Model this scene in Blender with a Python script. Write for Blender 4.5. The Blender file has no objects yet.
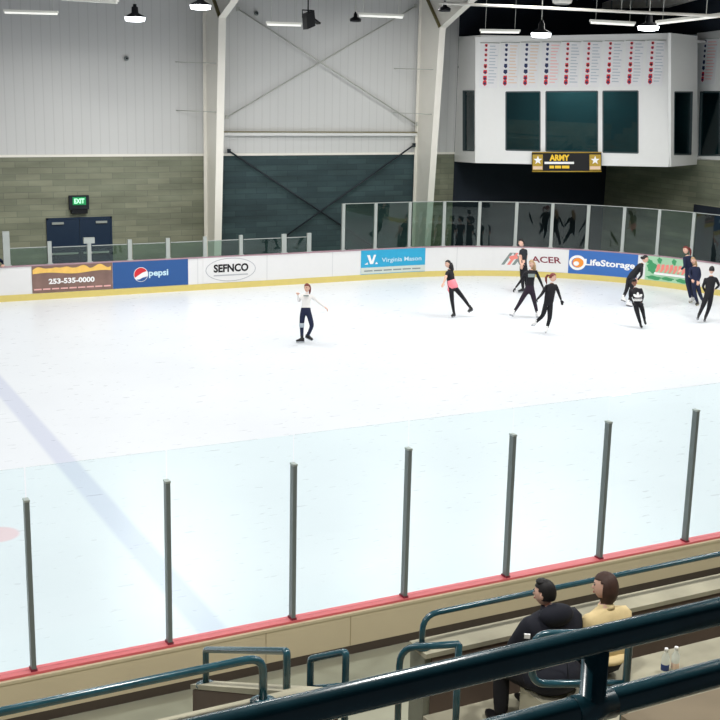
import bpy, bmesh, math, random
from mathutils import Vector, Matrix
random.seed(7)
SC = bpy.context.scene
COL = SC.collection
PI = math.pi
V = Vector

# ------------------------------------------------------------------ camera
F_PX, PITCH, ROLL, YAW, CAM_H, CAM_B = 1197.5859, 0.2256602, 0.0222008, 0.4794038, 6.654039, 10.859206
FW = V((math.sin(YAW)*math.cos(PITCH), math.cos(YAW)*math.cos(PITCH), -math.sin(PITCH)))
_r = V((math.cos(YAW), -math.sin(YAW), 0)); _u = _r.cross(FW)
RT = math.cos(ROLL)*_r + math.sin(ROLL)*_u
UP = -math.sin(ROLL)*_r + math.cos(ROLL)*_u
CAM = V((0, -CAM_B, CAM_H))
cd = bpy.data.cameras.new('camera'); co = bpy.data.objects.new('camera', cd); COL.objects.link(co)
cd.sensor_fit = 'HORIZONTAL'; cd.sensor_width = 36; cd.lens = F_PX*36/720; cd.clip_start = .05; cd.clip_end = 300
M3 = Matrix((RT, UP, -FW)).transposed()
co.matrix_world = Matrix.Translation(CAM) @ M3.to_4x4()
SC.camera = co

def proj(P):
    d = V(P)-CAM; z = d.dot(FW)
    return 360+F_PX*d.dot(RT)/z, 360-F_PX*d.dot(UP)/z
def ray(x, y): return FW*F_PX + RT*(x-360) + UP*(360-y)
def hit(x, y, ax, v):
    d = ray(x, y); return CAM + d*((v-CAM[ax])/d[ax])
def at(x, y, dep): return CAM + ray(x, y)*(dep/F_PX)
def dep(P): return (V(P)-CAM).dot(FW)

# ------------------------------------------------------------------ materials
def lin(c):
    return tuple(((v/255)/12.92 if v/255 <= .04045 else ((v/255+.055)/1.055)**2.4) for v in c)+(1,)
MATS = {}
def mat(name, rgb, rough=.6, metal=0, noise=.06, scale=6, spec=.4, emit=None, est=0, bump=0):
    m = bpy.data.materials.new(name); m.use_nodes = True
    nt = m.node_tree; b = nt.nodes['Principled BSDF']
    b.inputs['Roughness'].default_value = rough; b.inputs['Metallic'].default_value = metal
    b.inputs['Specular IOR Level'].default_value = spec
    c = lin(rgb)
    if noise:
        tc = nt.nodes.new('ShaderNodeTexCoord'); n = nt.nodes.new('ShaderNodeTexNoise')
        n.inputs['Scale'].default_value = scale; n.inputs['Detail'].default_value = 5
        nt.links.new(tc.outputs['Object'], n.inputs['Vector'])
        mx = nt.nodes.new('ShaderNodeMix'); mx.data_type = 'RGBA'
        mx.inputs['A'].default_value = tuple(max(0, v*(1-noise*2)) for v in c[:3])+(1,)
        mx.inputs['B'].default_value = tuple(min(1, v*(1+noise*2)) for v in c[:3])+(1,)
        nt.links.new(n.outputs['Fac'], mx.inputs['Factor'])
        nt.links.new(mx.outputs['Result'], b.inputs['Base Color'])
        if bump:
            bp_ = nt.nodes.new('ShaderNodeBump'); bp_.inputs['Strength'].default_value = bump; bp_.inputs['Distance'].default_value = .02
            nt.links.new(n.outputs['Fac'], bp_.inputs['Height']); nt.links.new(bp_.outputs['Normal'], b.inputs['Normal'])
    else:
        b.inputs['Base Color'].default_value = c
    if emit:
        b.inputs['Emission Color'].default_value = lin(emit); b.inputs['Emission Strength'].default_value = est
    MATS[name] = m
    return m

def block_mat(name, c1, c2, mortar, ax='X'):
    m = mat(name, c1, .85, noise=0); nt = m.node_tree; b = nt.nodes['Principled BSDF']
    tc = nt.nodes.new('ShaderNodeTexCoord'); sx = nt.nodes.new('ShaderNodeSeparateXYZ'); cx = nt.nodes.new('ShaderNodeCombineXYZ')
    nt.links.new(tc.outputs['Object'], sx.inputs[0])
    nt.links.new(sx.outputs[ax], cx.inputs['X']); nt.links.new(sx.outputs['Z'], cx.inputs['Y'])
    br = nt.nodes.new('ShaderNodeTexBrick')
    br.inputs['Color1'].default_value = lin(c1); br.inputs['Color2'].default_value = lin(c2); br.inputs['Mortar'].default_value = lin(mortar)
    br.inputs['Scale'].default_value = 1; br.inputs['Brick Width'].default_value = .8; br.inputs['Row Height'].default_value = .2
    br.inputs['Mortar Size'].default_value = .012; br.inputs['Mortar Smooth'].default_value = .3; br.inputs['Bias'].default_value = .1
    nt.links.new(cx.outputs[0], br.inputs['Vector'])
    n = nt.nodes.new('ShaderNodeTexNoise'); n.inputs['Scale'].default_value = 1; n.inputs['Detail'].default_value = 6
    mp = nt.nodes.new('ShaderNodeMapping'); mp.inputs['Scale'].default_value = (.5, .5, 2.6)
    nt.links.new(tc.outputs['Object'], mp.inputs[0]); nt.links.new(mp.outputs[0], n.inputs['Vector'])
    mr = nt.nodes.new('ShaderNodeMapRange'); mr.inputs['From Min'].default_value = .3; mr.inputs['From Max'].default_value = .7
    mr.inputs['To Min'].default_value = .75; mr.inputs['To Max'].default_value = 1.2
    nt.links.new(n.outputs['Fac'], mr.inputs['Value'])
    mx = nt.nodes.new('ShaderNodeMix'); mx.data_type = 'RGBA'; mx.blend_type = 'MULTIPLY'; mx.inputs['Factor'].default_value = 1
    nt.links.new(br.outputs['Color'], mx.inputs['A']); nt.links.new(mr.outputs['Result'], mx.inputs['B'])
    nt.links.new(mx.outputs['Result'], b.inputs['Base Color'])
    bm_ = nt.nodes.new('ShaderNodeBump'); bm_.inputs['Strength'].default_value = .4; bm_.inputs['Distance'].default_value = .01
    nt.links.new(br.outputs['Fac'], bm_.inputs['Height']); bm_.invert = True
    nt.links.new(bm_.outputs['Normal'], b.inputs['Normal'])
    return m

def siding_mat(name, rgb, rgb2, ax='X'):
    m = mat(name, rgb, .55, noise=0); nt = m.node_tree; b = nt.nodes['Principled BSDF']
    tc = nt.nodes.new('ShaderNodeTexCoord'); sx = nt.nodes.new('ShaderNodeSeparateXYZ')
    nt.links.new(tc.outputs['Object'], sx.inputs[0])
    mu = nt.nodes.new('ShaderNodeMath'); mu.operation = 'MULTIPLY'; mu.inputs[1].default_value = 1/.305
    nt.links.new(sx.outputs[ax], mu.inputs[0])
    fr = nt.nodes.new('ShaderNodeMath'); fr.operation = 'FRACT'; nt.links.new(mu.outputs[0], fr.inputs[0])
    cr = nt.nodes.new('ShaderNodeValToRGB')
    e = cr.color_ramp.elements; e[0].position = 0; e[0].color = lin(rgb); e[1].position = 1; e[1].color = lin(rgb)
    k = e.new(.42); k.color = lin(rgb); k = e.new(.5); k.color = lin(rgb2); k = e.new(.58); k.color = lin(rgb)
    nt.links.new(fr.outputs[0], cr.inputs[0]); nt.links.new(cr.outputs[0], b.inputs['Base Color'])
    bm_ = nt.nodes.new('ShaderNodeBump'); bm_.inputs['Strength'].default_value = .5; bm_.inputs['Distance'].default_value = .03
    nt.links.new(cr.outputs[0], bm_.inputs['Height']); nt.links.new(bm_.outputs['Normal'], b.inputs['Normal'])
    return m

def glass_mat(name, tint, r0=.04, refl=1.0):
    m = bpy.data.materials.new(name); m.use_nodes = True; nt = m.node_tree
    nt.nodes.remove(nt.nodes['Principled BSDF'])
    out = nt.nodes['Material Output']
    t = nt.nodes.new('ShaderNodeBsdfTransparent'); t.inputs[0].default_value = lin(tint)
    g = nt.nodes.new('ShaderNodeBsdfGlossy'); g.inputs['Roughness'].default_value = .01; g.inputs[0].default_value = (refl, refl, refl, 1)
    lw = nt.nodes.new('ShaderNodeLayerWeight'); lw.inputs[0].default_value = .5
    pw = nt.nodes.new('ShaderNodeMath'); pw.operation = 'POWER'; pw.inputs[1].default_value = 5; nt.links.new(lw.outputs['Facing'], pw.inputs[0])
    fz = nt.nodes.new('ShaderNodeMath'); fz.operation = 'MULTIPLY_ADD'; fz.inputs[1].default_value = 1-r0; fz.inputs[2].default_value = r0; nt.links.new(pw.outputs[0], fz.inputs[0])
    mx = nt.nodes.new('ShaderNodeMixShader')
    nt.links.new(fz.outputs[0], mx.inputs[0]); nt.links.new(t.outputs[0], mx.inputs[1]); nt.links.new(g.outputs[0], mx.inputs[2])
    nt.links.new(mx.outputs[0], out.inputs['Surface'])
    MATS[name] = m
    return m

mat('board_white', (226, 226, 226), .35, noise=.01)
mat('yellow_kick', (214, 196, 116), .4, noise=.03)
mat('cap_mauve', (168, 138, 148), .5)
mat('cap_red', (224, 108, 114), .4, noise=.03)
mat('cream_panel', (218, 203, 172), .5, noise=.03, scale=2)
mat('brown_strip', (80, 70, 62), .6)
mat('steel', (176, 182, 178), .4, .35, noise=.03)
mat('grey_post', (122, 130, 130), .4, .2, noise=.05)
mat('cream_steel', (240, 237, 228), .45, noise=.02, scale=2)
mat('olive_steel', (120, 112, 74), .5)
mat('cable_grey', (186, 188, 182), .5, .2)
mat('dark_brace', (34, 42, 50), .5, .2)
mat('navy_door', (30, 48, 72), .4, noise=.05)
mat('dark_wall', (36, 44, 56), .8, noise=.08, scale=1.5)  # on the walls round the press box this dark tone stands in for shade
mat('ceiling_dark', (36, 38, 46), .9, noise=.06, scale=1)
mat('press_white', (224, 225, 224), .55, noise=.01)
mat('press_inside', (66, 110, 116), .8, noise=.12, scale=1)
mat('window_trim', (60, 74, 78), .5)
mat('concrete_floor', (158, 157, 138), .85, noise=.14, scale=1.6, bump=.1)
mat('concrete_light', (160, 156, 136), .85, noise=.26, scale=1.9, bump=.1)
mat('concrete_brown', (122, 110, 90), .85, noise=.12, scale=2.5, bump=.1)
mat('concrete_end', (120, 122, 108), .85, noise=.1, scale=3)
mat('brown_paint', (92, 78, 68), .75, noise=.14, scale=3)
mat('rail_paint', (30, 74, 86), .24, .0, noise=.2, scale=14, spec=.75)
mat('black_metal', (22, 24, 28), .5, .2, noise=0)
mat('lamp_white', (235, 238, 240), .5, noise=0)
mat('lamp_lit', (255, 255, 255), .5, noise=0, emit=(245, 250, 255), est=9)
mat('tube_white', (236, 236, 228), .5, noise=0)
mat('tube_lit', (255, 255, 250), .5, noise=0, emit=(250, 250, 242), est=.5)
mat('exit_green', (30, 130, 80), .4, noise=0, emit=(40, 190, 110), est=.3)
mat('exit_letters', (190, 255, 215), .4, noise=0, emit=(190, 255, 215), est=.8)
mat('black', (18, 18, 22), .7, noise=0)
mat('white', (240, 240, 240), .5, noise=0)
mat('red', (206, 44, 54), .5, noise=0)
mat('navy', (30, 42, 84), .6, noise=0)
mat('tan', (222, 196, 172), .6, noise=0)
mat('slate', (176, 186, 196), .6, noise=0)
mat('seam_tan', (176, 158, 126), .6, noise=0)
mat('seam_grey', (206, 207, 208), .6, noise=0)
mat('rose', (232, 178, 174), .6, noise=0)
mat('banner_cloth', (222, 222, 224), .8, noise=.01)
mat('pepsi_blue', (42, 86, 146), .45, noise=.04, scale=1)
mat('wood_ad', (128, 102, 94), .5, noise=.22, scale=2.5)
mat('script_gold', (238, 192, 100), .5, noise=.1)
mat('grey_ring', (176, 178, 184), .5, noise=0)
mat('cyan_ad', (46, 164, 206), .45, noise=.03)
mat('pale_text', (196, 226, 238), .5, noise=0)
mat('pale_strip', (206, 214, 206), .5, noise=.03)
mat('grey_text', (130, 142, 140), .5, noise=0)
mat('storage_blue', (58, 108, 180), .45, noise=.05, scale=1)
mat('orange', (240, 148, 54), .5, noise=0)
mat('mint_ad', (164, 206, 172), .45, noise=.1, scale=2)
mat('leaf_green', (66, 150, 100), .5, noise=.06)
mat('salmon', (236, 138, 128), .5, noise=0)
mat('maroon', (128, 44, 60), .5, noise=0)
mat('gold', (238, 196, 52), .45, noise=0)
mat('gold_panel', (176, 146, 48), .45, noise=.1)
mat('skin', (220, 178, 158), .55, noise=.02)
mat('skin_dark', (150, 104, 84), .55, noise=.02)
mat('eye', (24, 20, 20), .3, noise=0)
mat('lip', (170, 90, 84), .5, noise=0)
mat('cloth_black', (22, 22, 28), .85, noise=.15)
mat('cloth_navy', (26, 34, 62), .85, noise=.1)
mat('cloth_purple', (36, 24, 40), .85, noise=.1)
mat('cloth_white', (232, 230, 228), .85, noise=.03)
mat('cloth_pink', (244, 140, 152), .85, noise=.05)
mat('cloth_charcoal', (34, 38, 46), .85, noise=.1)
mat('sweater', (222, 200, 150), .9, noise=.05, scale=20)
mat('coat', (16, 19, 32), .8, noise=.1)
mat('hair_black', (20, 16, 18), .6, noise=.2, scale=30)
mat('hair_brown', (62, 40, 32), .6, noise=.2, scale=30)
mat('hair_auburn', (112, 44, 40), .6, noise=.15, scale=30)
mat('hair_blond', (168, 140, 104), .6, noise=.15, scale=30)
mat('boot_white', (226, 226, 226), .4, noise=0)
mat('boot_black', (20, 20, 24), .4, noise=0)
mat('blade', (190, 194, 200), .25, .8, noise=0)
mat('bottle_clear', (222, 226, 216), .2, noise=0)
mat('bottle_label', (40, 60, 112), .5, noise=0)
block_mat('block_olive', (142, 144, 124), (126, 130, 112), (118, 122, 108))
block_mat('block_olive_side', (142, 144, 124), (126, 130, 112), (118, 122, 108), 'Y')
block_mat('block_slate', (60, 80, 82), (50, 68, 72), (48, 62, 68))
siding_mat('siding', (206, 207, 206), (194, 195, 194))
siding_mat('siding_side', (206, 207, 206), (194, 195, 194), 'Y')
glass_mat('near_glass', (250, 255, 255), .015)
glass_mat('far_glass', (208, 224, 218))
glass_mat('window_glass', (196, 214, 216))

def ice_mat():
    m = mat('ice', (240, 243, 246), .22, noise=0, spec=.35); nt = m.node_tree; b = nt.nodes['Principled BSDF']; L = nt.links
    tc = nt.nodes.new('ShaderNodeTexCoord'); sx = nt.nodes.new('ShaderNodeSeparateXYZ'); L.new(tc.outputs['Object'], sx.inputs[0])
    def math_(op, a, bb=None):
        n = nt.nodes.new('ShaderNodeMath'); n.operation = op
        for i, v in enumerate((a, bb)):
            if v is None: continue
            if isinstance(v, (int, float)): n.inputs[i].default_value = v
            else: L.new(v, n.inputs[i])
        return n.outputs[0]
    n = nt.nodes.new('ShaderNodeTexNoise'); n.inputs['Scale'].default_value = .35; n.inputs['Detail'].default_value = 8
    L.new(tc.outputs['Object'], n.inputs['Vector'])
    base = nt.nodes.new('ShaderNodeMix'); base.data_type = 'RGBA'
    base.inputs['A'].default_value = lin((217, 222, 229)); base.inputs['B'].default_value = lin((230, 235, 241)); L.new(n.outputs['Fac'], base.inputs['Factor'])
    # painted blue line across the sheet
    dx = math_('ABSOLUTE', math_('SUBTRACT', sx.outputs['X'], 4.78))
    mr = nt.nodes.new('ShaderNodeMapRange'); mr.interpolation_type = 'SMOOTHSTEP'
    mr.inputs['From Min'].default_value = .25; mr.inputs['From Max'].default_value = .13; mr.inputs['To Min'].default_value = 0; mr.inputs['To Max'].default_value = 1
    L.new(dx, mr.inputs['Value'])
    m1 = nt.nodes.new('ShaderNodeMix'); m1.data_type = 'RGBA'; m1.inputs['B'].default_value = lin((203, 209, 225))
    L.new(mr.outputs[0], m1.inputs['Factor']); L.new(base.outputs['Result'], m1.inputs['A'])
    # faded red face-off spot
    vx = math_('SUBTRACT', sx.outputs['X'], 3.0); vy = math_('SUBTRACT', sx.outputs['Y'], 6.52)
    rr = math_('SQRT', math_('ADD', math_('MULTIPLY', vx, vx), math_('MULTIPLY', vy, vy)))
    mr2 = nt.nodes.new('ShaderNodeMapRange'); mr2.interpolation_type = 'SMOOTHSTEP'
    mr2.inputs['From Min'].default_value = .36; mr2.inputs['From Max'].default_value = .28
    L.new(rr, mr2.inputs['Value'])
    m2 = nt.nodes.new('ShaderNodeMix'); m2.data_type = 'RGBA'; m2.inputs['B'].default_value = lin((230, 206, 212))
    L.new(mr2.outputs[0], m2.inputs['Factor']); L.new(m1.outputs['Result'], m2.inputs['A'])
    L.new(m2.outputs['Result'], b.inputs['Base Color'])
    n2 = nt.nodes.new('ShaderNodeTexNoise'); n2.inputs['Scale'].default_value = 3; n2.inputs['Detail'].default_value = 6
    mp = nt.nodes.new('ShaderNodeMapping'); mp.inputs['Scale'].default_value = (1, 4, 1); mp.inputs['Rotation'].default_value = (0, 0, .5)
    L.new(tc.outputs['Object'], mp.inputs[0]); L.new(mp.outputs[0], n2.inputs['Vector'])
    mrr = nt.nodes.new('ShaderNodeMapRange'); mrr.inputs['To Min'].default_value = .2; mrr.inputs['To Max'].default_value = .42
    L.new(n2.outputs['Fac'], mrr.inputs['Value']); L.new(mrr.outputs[0], b.inputs['Roughness'])
ice_mat()

# ------------------------------------------------------------------ mesh builder
class MB:
    def __init__(s): s.v = []; s.f = []; s.m = []; s.sm = []
    def add(s, vs, fs, mi=0, smooth=False):
        o = len(s.v); s.v += [V(p) for p in vs]
        for f in fs: s.f.append([i+o for i in f]); s.m.append(mi); s.sm.append(smooth)
        return s
    def box(s, a, b, mi=0):
        x0, y0, z0 = a; x1, y1, z1 = b
        vs = [(x0,y0,z0),(x1,y0,z0),(x1,y1,z0),(x0,y1,z0),(x0,y0,z1),(x1,y0,z1),(x1,y1,z1),(x0,y1,z1)]
        return s.add(vs, [(3,2,1,0),(4,5,6,7),(0,1,5,4),(1,2,6,5),(2,3,7,6),(3,0,4,7)], mi)
    def obox(s, c, X, Y, Z, mi=0):        # centre and three half-vectors
        c, X, Y, Z = V(c), V(X), V(Y), V(Z)
        vs = [c+X*i+Y*j+Z*k for k in (-1,1) for i, j in ((-1,-1),(1,-1),(1,1),(-1,1))]
        return s.add(vs, [(3,2,1,0),(4,5,6,7),(0,1,5,4),(1,2,6,5),(2,3,7,6),(3,0,4,7)], mi)
    def prism(s, pts, ext, mi=0, mside=None):
        n = len(pts); ext = V(ext); vs = [V(p) for p in pts]+[V(p)+ext for p in pts]
        s.add(vs, [tuple(range(n))[::-1], tuple(range(n, 2*n))], mi)
        return s.add(vs, [(i, (i+1) % n, n+(i+1) % n, n+i) for i in range(n)], mi if mside is None else mside)
    def tube(s, path, r, seg=10, mi=0, closed=False, cap=True):
        path = [V(p) for p in path]; n = len(path); rings = []
        rr = r if isinstance(r, (list, tuple)) else [r]*n
        ref = None
        for i, p in enumerate(path):
            t = (path[min(i+1, n-1)]-path[max(i-1, 0)]).normalized()
            if ref is None:
                ref = V((0,0,1)) if abs(t.z) < .9 else V((1,0,0))
            u = (ref-t*ref.dot(t)).normalized(); w = t.cross(u); ref = u
            rings.append([p+(u*math.cos(a)+w*math.sin(a))*rr[i] for a in [2*PI*k/seg for k in range(seg)]])
        vs = [q for rg in rings for q in rg]; fs = []
        for i in range(n-1):
            for k in range(seg):
                k2 = (k+1) % seg; fs.append((i*seg+k, i*seg+k2, (i+1)*seg+k2, (i+1)*seg+k))
        s.add(vs, fs, mi, True)
        if cap: s.add(rings[0], [tuple(range(seg))[::-1]], mi); s.add(rings[-1], [tuple(range(seg))], mi)
        return s
    def lathe(s, c, prof, seg=20, mi=0, axis=V((0,0,1))):
        c = V(c); axis = V(axis).normalized(); u = axis.orthogonal().normalized(); w = axis.cross(u)
        vs = [c+axis*h+(u*math.cos(2*PI*k/seg)+w*math.sin(2*PI*k/seg))*r for r, h in prof for k in range(seg)]
        fs = [(i*seg+k, i*seg+(k+1) % seg, (i+1)*seg+(k+1) % seg, (i+1)*seg+k) for i in range(len(prof)-1) for k in range(seg)]
        s.add(vs, fs, mi, True)
        s.add(vs[:seg], [tuple(range(seg))[::-1]], mi); s.add(vs[-seg:], [tuple(range(seg))], mi)
        return s
    def ell(s, c, X, Y, Z, mi=0, nu=14, nv=10, keep=None, warp=None):
        c, X, Y, Z = V(c), V(X), V(Y), V(Z); vs = []; loc = []
        for j in range(nv+1):
            th = PI*j/nv
            for i in range(nu):
                a = 2*PI*i/nu; l = V((math.sin(th)*math.cos(a), math.sin(th)*math.sin(a), math.cos(th)))
                if warp: l = warp(l)
                loc.append(l); vs.append(c+X*l.x+Y*l.y+Z*l.z)
        fs = []
        for j in range(nv):
            for i in range(nu):
                f = (j*nu+i, (j+1)*nu+i, (j+1)*nu+(i+1) % nu, j*nu+(i+1) % nu)
                if keep is None or keep(sum((loc[k] for k in f), V((0,0,0)))/4): fs.append(f)
        return s.add(vs, fs, mi, True)

ORG = {}
def finish(o, vs, fs, ms, sms, mats, org):
    me = bpy.data.meshes.new(o if isinstance(o, str) else o.name)
    me.from_pydata([tuple(p-org) for p in vs], [], fs)
    for m in (mats if isinstance(mats, (list, tuple)) else [mats]): me.materials.append(MATS[m])
    me.polygons.foreach_set('material_index', ms); me.polygons.foreach_set('use_smooth', sms)
    bm = bmesh.new(); bm.from_mesh(me); bmesh.ops.remove_doubles(bm, verts=bm.verts, dist=1e-5)
    bmesh.ops.recalc_face_normals(bm, faces=bm.faces); bm.to_mesh(me); bm.free()
    me.update()
    return me
def obj(name, mb, mats, parent=None, recalc=True):
    if parent is not None: org = ORG[parent.name]
    else:
        xs = [p.x for p in mb.v]; ys = [p.y for p in mb.v]; zs = [p.z for p in mb.v]
        org = V(((min(xs)+max(xs))/2, (min(ys)+max(ys))/2, min(zs)))
    me = finish(name, mb.v, mb.f, mb.m, mb.sm, mats, org)
    o = bpy.data.objects.new(name, me); COL.objects.link(o)
    if parent is None: o.location = org
    else: o.parent = parent
    ORG[o.name] = org
    return o
def tag(o, label=None, cat=None, group=None, kind=None):
    if label: o['label'] = label
    if cat: o['category'] = cat
    if group: o['group'] = group
    if kind: o['kind'] = kind
    return o
def thing(name, loc, label, cat, group=None, kind=None):
    o = bpy.data.objects.new(name, None); COL.objects.link(o); o.location = V(loc); o.empty_display_size = .2
    ORG[o.name] = V(loc)
    return tag(o, label, cat, group, kind)
def struct(name, mb, mats, label=None, cat=None):
    return tag(obj(name, mb, mats), label, cat, None, 'structure')
def tree_copy(o, parent=None):
    c = o.copy(); COL.objects.link(c)
    if parent is not None: c.parent = parent
    ORG[c.name] = ORG[o.name]
    for ch in list(o.children): tree_copy(ch, c)
    return c

def text2d(s, bold=.0, shear=0, space=1):
    cu = bpy.data.curves.new('t', 'FONT'); cu.body = s; cu.offset = bold; cu.shear = shear; cu.space_character = space; cu.resolution_u = 3
    to = bpy.data.objects.new('t', cu); COL.objects.link(to)
    bpy.context.view_layer.update()
    dg = bpy.context.evaluated_depsgraph_get()
    me = bpy.data.meshes.new_from_object(to.evaluated_get(dg))
    vs = [v.co.copy() for v in me.vertices]; fs = [list(p.vertices) for p in me.polygons]
    bpy.data.objects.remove(to); bpy.data.curves.remove(cu); bpy.data.meshes.remove(me)
    x0 = min(v.x for v in vs); x1 = max(v.x for v in vs); y0 = min(v.y for v in vs); y1 = max(v.y for v in vs)
    return [((v.x-x0)/(x1-x0), (v.y-y0)/(y1-y0)) for v in vs], fs
def text_mb(s, P, u0, v0, w, h, off, mb=None, mi=0, **k):
    mb = mb or MB(); vs, fs = text2d(s, **k)
    return mb.add([P(u0+a*w, v0+b*h, off) for a, b in vs], fs, mi)
def poly(mb, P, pts, off, mi=0):
    return mb.add([P(u, v, off) for u, v in pts], [tuple(range(len(pts)))], mi)
def circ(cu, cv, ru, rv=None, a0=0, a1=2*PI, n=24):
    rv = ru if rv is None else rv
    return [(cu+ru*math.cos(a0+(a1-a0)*i/n), cv+rv*math.sin(a0+(a1-a0)*i/n)) for i in range(n if abs(a1-a0-2*PI) < 1e-6 else n+1)]
def ring(mb, P, cu, cv, ru, rv, w, off, mi=0, n=32):
    o = circ(cu, cv, ru, rv, n=n); i = circ(cu, cv, ru-w, rv-w, n=n)
    return mb.add([P(a, b, off) for a, b in o+i], [(k, (k+1) % n, n+(k+1) % n, n+k) for k in range(n)], mi)

ORD = ['first', 'second', 'third', 'fourth', 'fifth', 'sixth', 'seventh', 'eighth', 'ninth', 'tenth', 'eleventh', 'twelfth', 'thirteenth', 'fourteenth', 'fifteenth']

# ------------------------------------------------------------------ rink boards parametrisation
W = 25.9; RC = 8.45; XC = 20.75; YC = W-RC; SARC = RC*PI/2
def bp(s, z, off=0):
    if s <= XC: return V((s, W-off, z))
    a = (s-XC)/RC
    if a <= PI/2: return V((XC+(RC-off)*math.sin(a), YC+(RC-off)*math.cos(a), z))
    return V((XC+RC-off, YC-(s-XC-SARC), z))
def s_at(px, z):
    lo, hi = -5, XC+SARC
    for _ in range(50):
        m = (lo+hi)/2
        if proj(bp(m, z))[0] < px: lo = m
        else: hi = m
    return lo
def sweep(prof, s0, s1, step=.35):
    """extrude a closed (off, z) outline along the far boards"""
    n = max(1, int(abs(s1-s0)/step)); mb = MB(); k = len(prof)
    for i in range(n+1):
        s = s0+(s1-s0)*i/n; mb.v += [bp(s, z, o) for o, z in prof]
    for i in range(n):
        for j in range(k):
            j2 = (j+1) % k; mb.f.append([i*k+j, i*k+j2, (i+1)*k+j2, (i+1)*k+j]); mb.m.append(0); mb.sm.append(False)
    mb.f.append(list(range(k))[::-1]); mb.f.append(list(range(n*k, n*k+k))); mb.m += [0, 0]; mb.sm += [False]*2
    return mb

# ================================================================== SETTING
# ice sheet with rounded far corner
pts = [(-6, 0), (XC+RC, 0), (XC+RC, YC)]+[(XC+RC*math.sin(PI/2-i*PI/32), YC+RC*math.cos(PI/2-i*PI/32)) for i in range(1, 17)]+[(-6, W)]
mb = MB().prism([(x, y, -.06) for x, y in pts], (0, 0, .06))
ice = struct('floor', mb, 'ice', 'white skating ice with a pale blue painted line', 'ice')
for p_ in [ice]:
    # keep object coordinates equal to world coordinates for the painted lines
    o = V(p_.location); p_.data.transform(Matrix.Translation(o)); p_.location = (0, 0, 0)
mb = MB().box((-6, W+.02, -.12), (32.2, 29.2, -.005)).box((29.22, -1, -.12), (32.2, W+.02, -.005))
mb.prism([(XC+RC+.02, YC+1.5, -.12), (XC+RC+.02, W+.02, -.12), (XC-1, W+.02, -.12), (XC+1.4, W, -.12)]+[(XC+(RC+.05)*math.sin(a), YC+(RC+.05)*math.cos(a), -.12) for a in [.17+i*.1 for i in range(13)]], (0, 0, .1))
struct('floor_corridor', mb, 'concrete_floor')

YW = 29.0; ZB = 4.17; XE = 32.0
C1X, C2X, C3X = 14.55, 22.95, 31.35
AX, AY = 24.17, 26.82; BX, BY = 29.67, 22.52; SLX = 24.62
def free_coords(o):
    t = V(o.location); o.data.transform(Matrix.Translation(t)); o.location = (0, 0, 0); return o
free_coords(struct('wall_back', MB().box((-6, YW, 0), (C1X, YW+.25, ZB)), 'block_olive', 'olive grey block wall behind the far boards', 'wall'))
free_coords(struct('wall_back_slate', MB().box((C1X, YW, 0), (C2X, YW+.25, ZB)), 'block_slate'))
free_coords(struct('wall_back_right', MB().box((C2X, YW, 0), (SLX, YW+.25, ZB)), 'block_olive'))
struct('wall_back_shaded', MB().box((SLX, YW, 0), (XE+.25, YW+.25, 10.2)), 'dark_wall')  # overhang shade and the shadow above the box painted in as dark colour
free_coords(struct('wall_back_siding', MB().box((-6, YW+.02, ZB), (SLX, YW+.25, 10.2)), 'siding', 'white ribbed metal siding above the block wall', 'wall'))
struct('trim_back', MB().box((-6, YW-.03, ZB-.03), (SLX, YW+.02, ZB+.05)), 'cream_steel')
free_coords(struct('wall_right', MB().box((XE, 12, 0), (XE+.25, 23.6, 4.26)).box((XE, 23.6, 2.55), (XE+.25, 28.99, 4.26)).box((XE, 23.7, 0), (XE+.25, 28.99, 2.56)), 'block_olive_side', 'olive grey block end wall behind the corner glass', 'wall'))
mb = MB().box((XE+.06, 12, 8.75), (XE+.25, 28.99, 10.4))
struct('wall_right_upper', mb, 'dark_wall')  # shadow above the press box painted in as a dark wall
# ceiling: gabled dark underside
mb = MB().prism([(-7, YW+.3, 10.15), (-7, 13, 13.4), (-7, -14, 9.7), (-7, -14, 9.9), (-7, 13, 13.6), (-7, YW+.3, 10.35)], (40, 0, 0))
struct('ceiling', mb, 'ceiling_dark')

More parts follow.
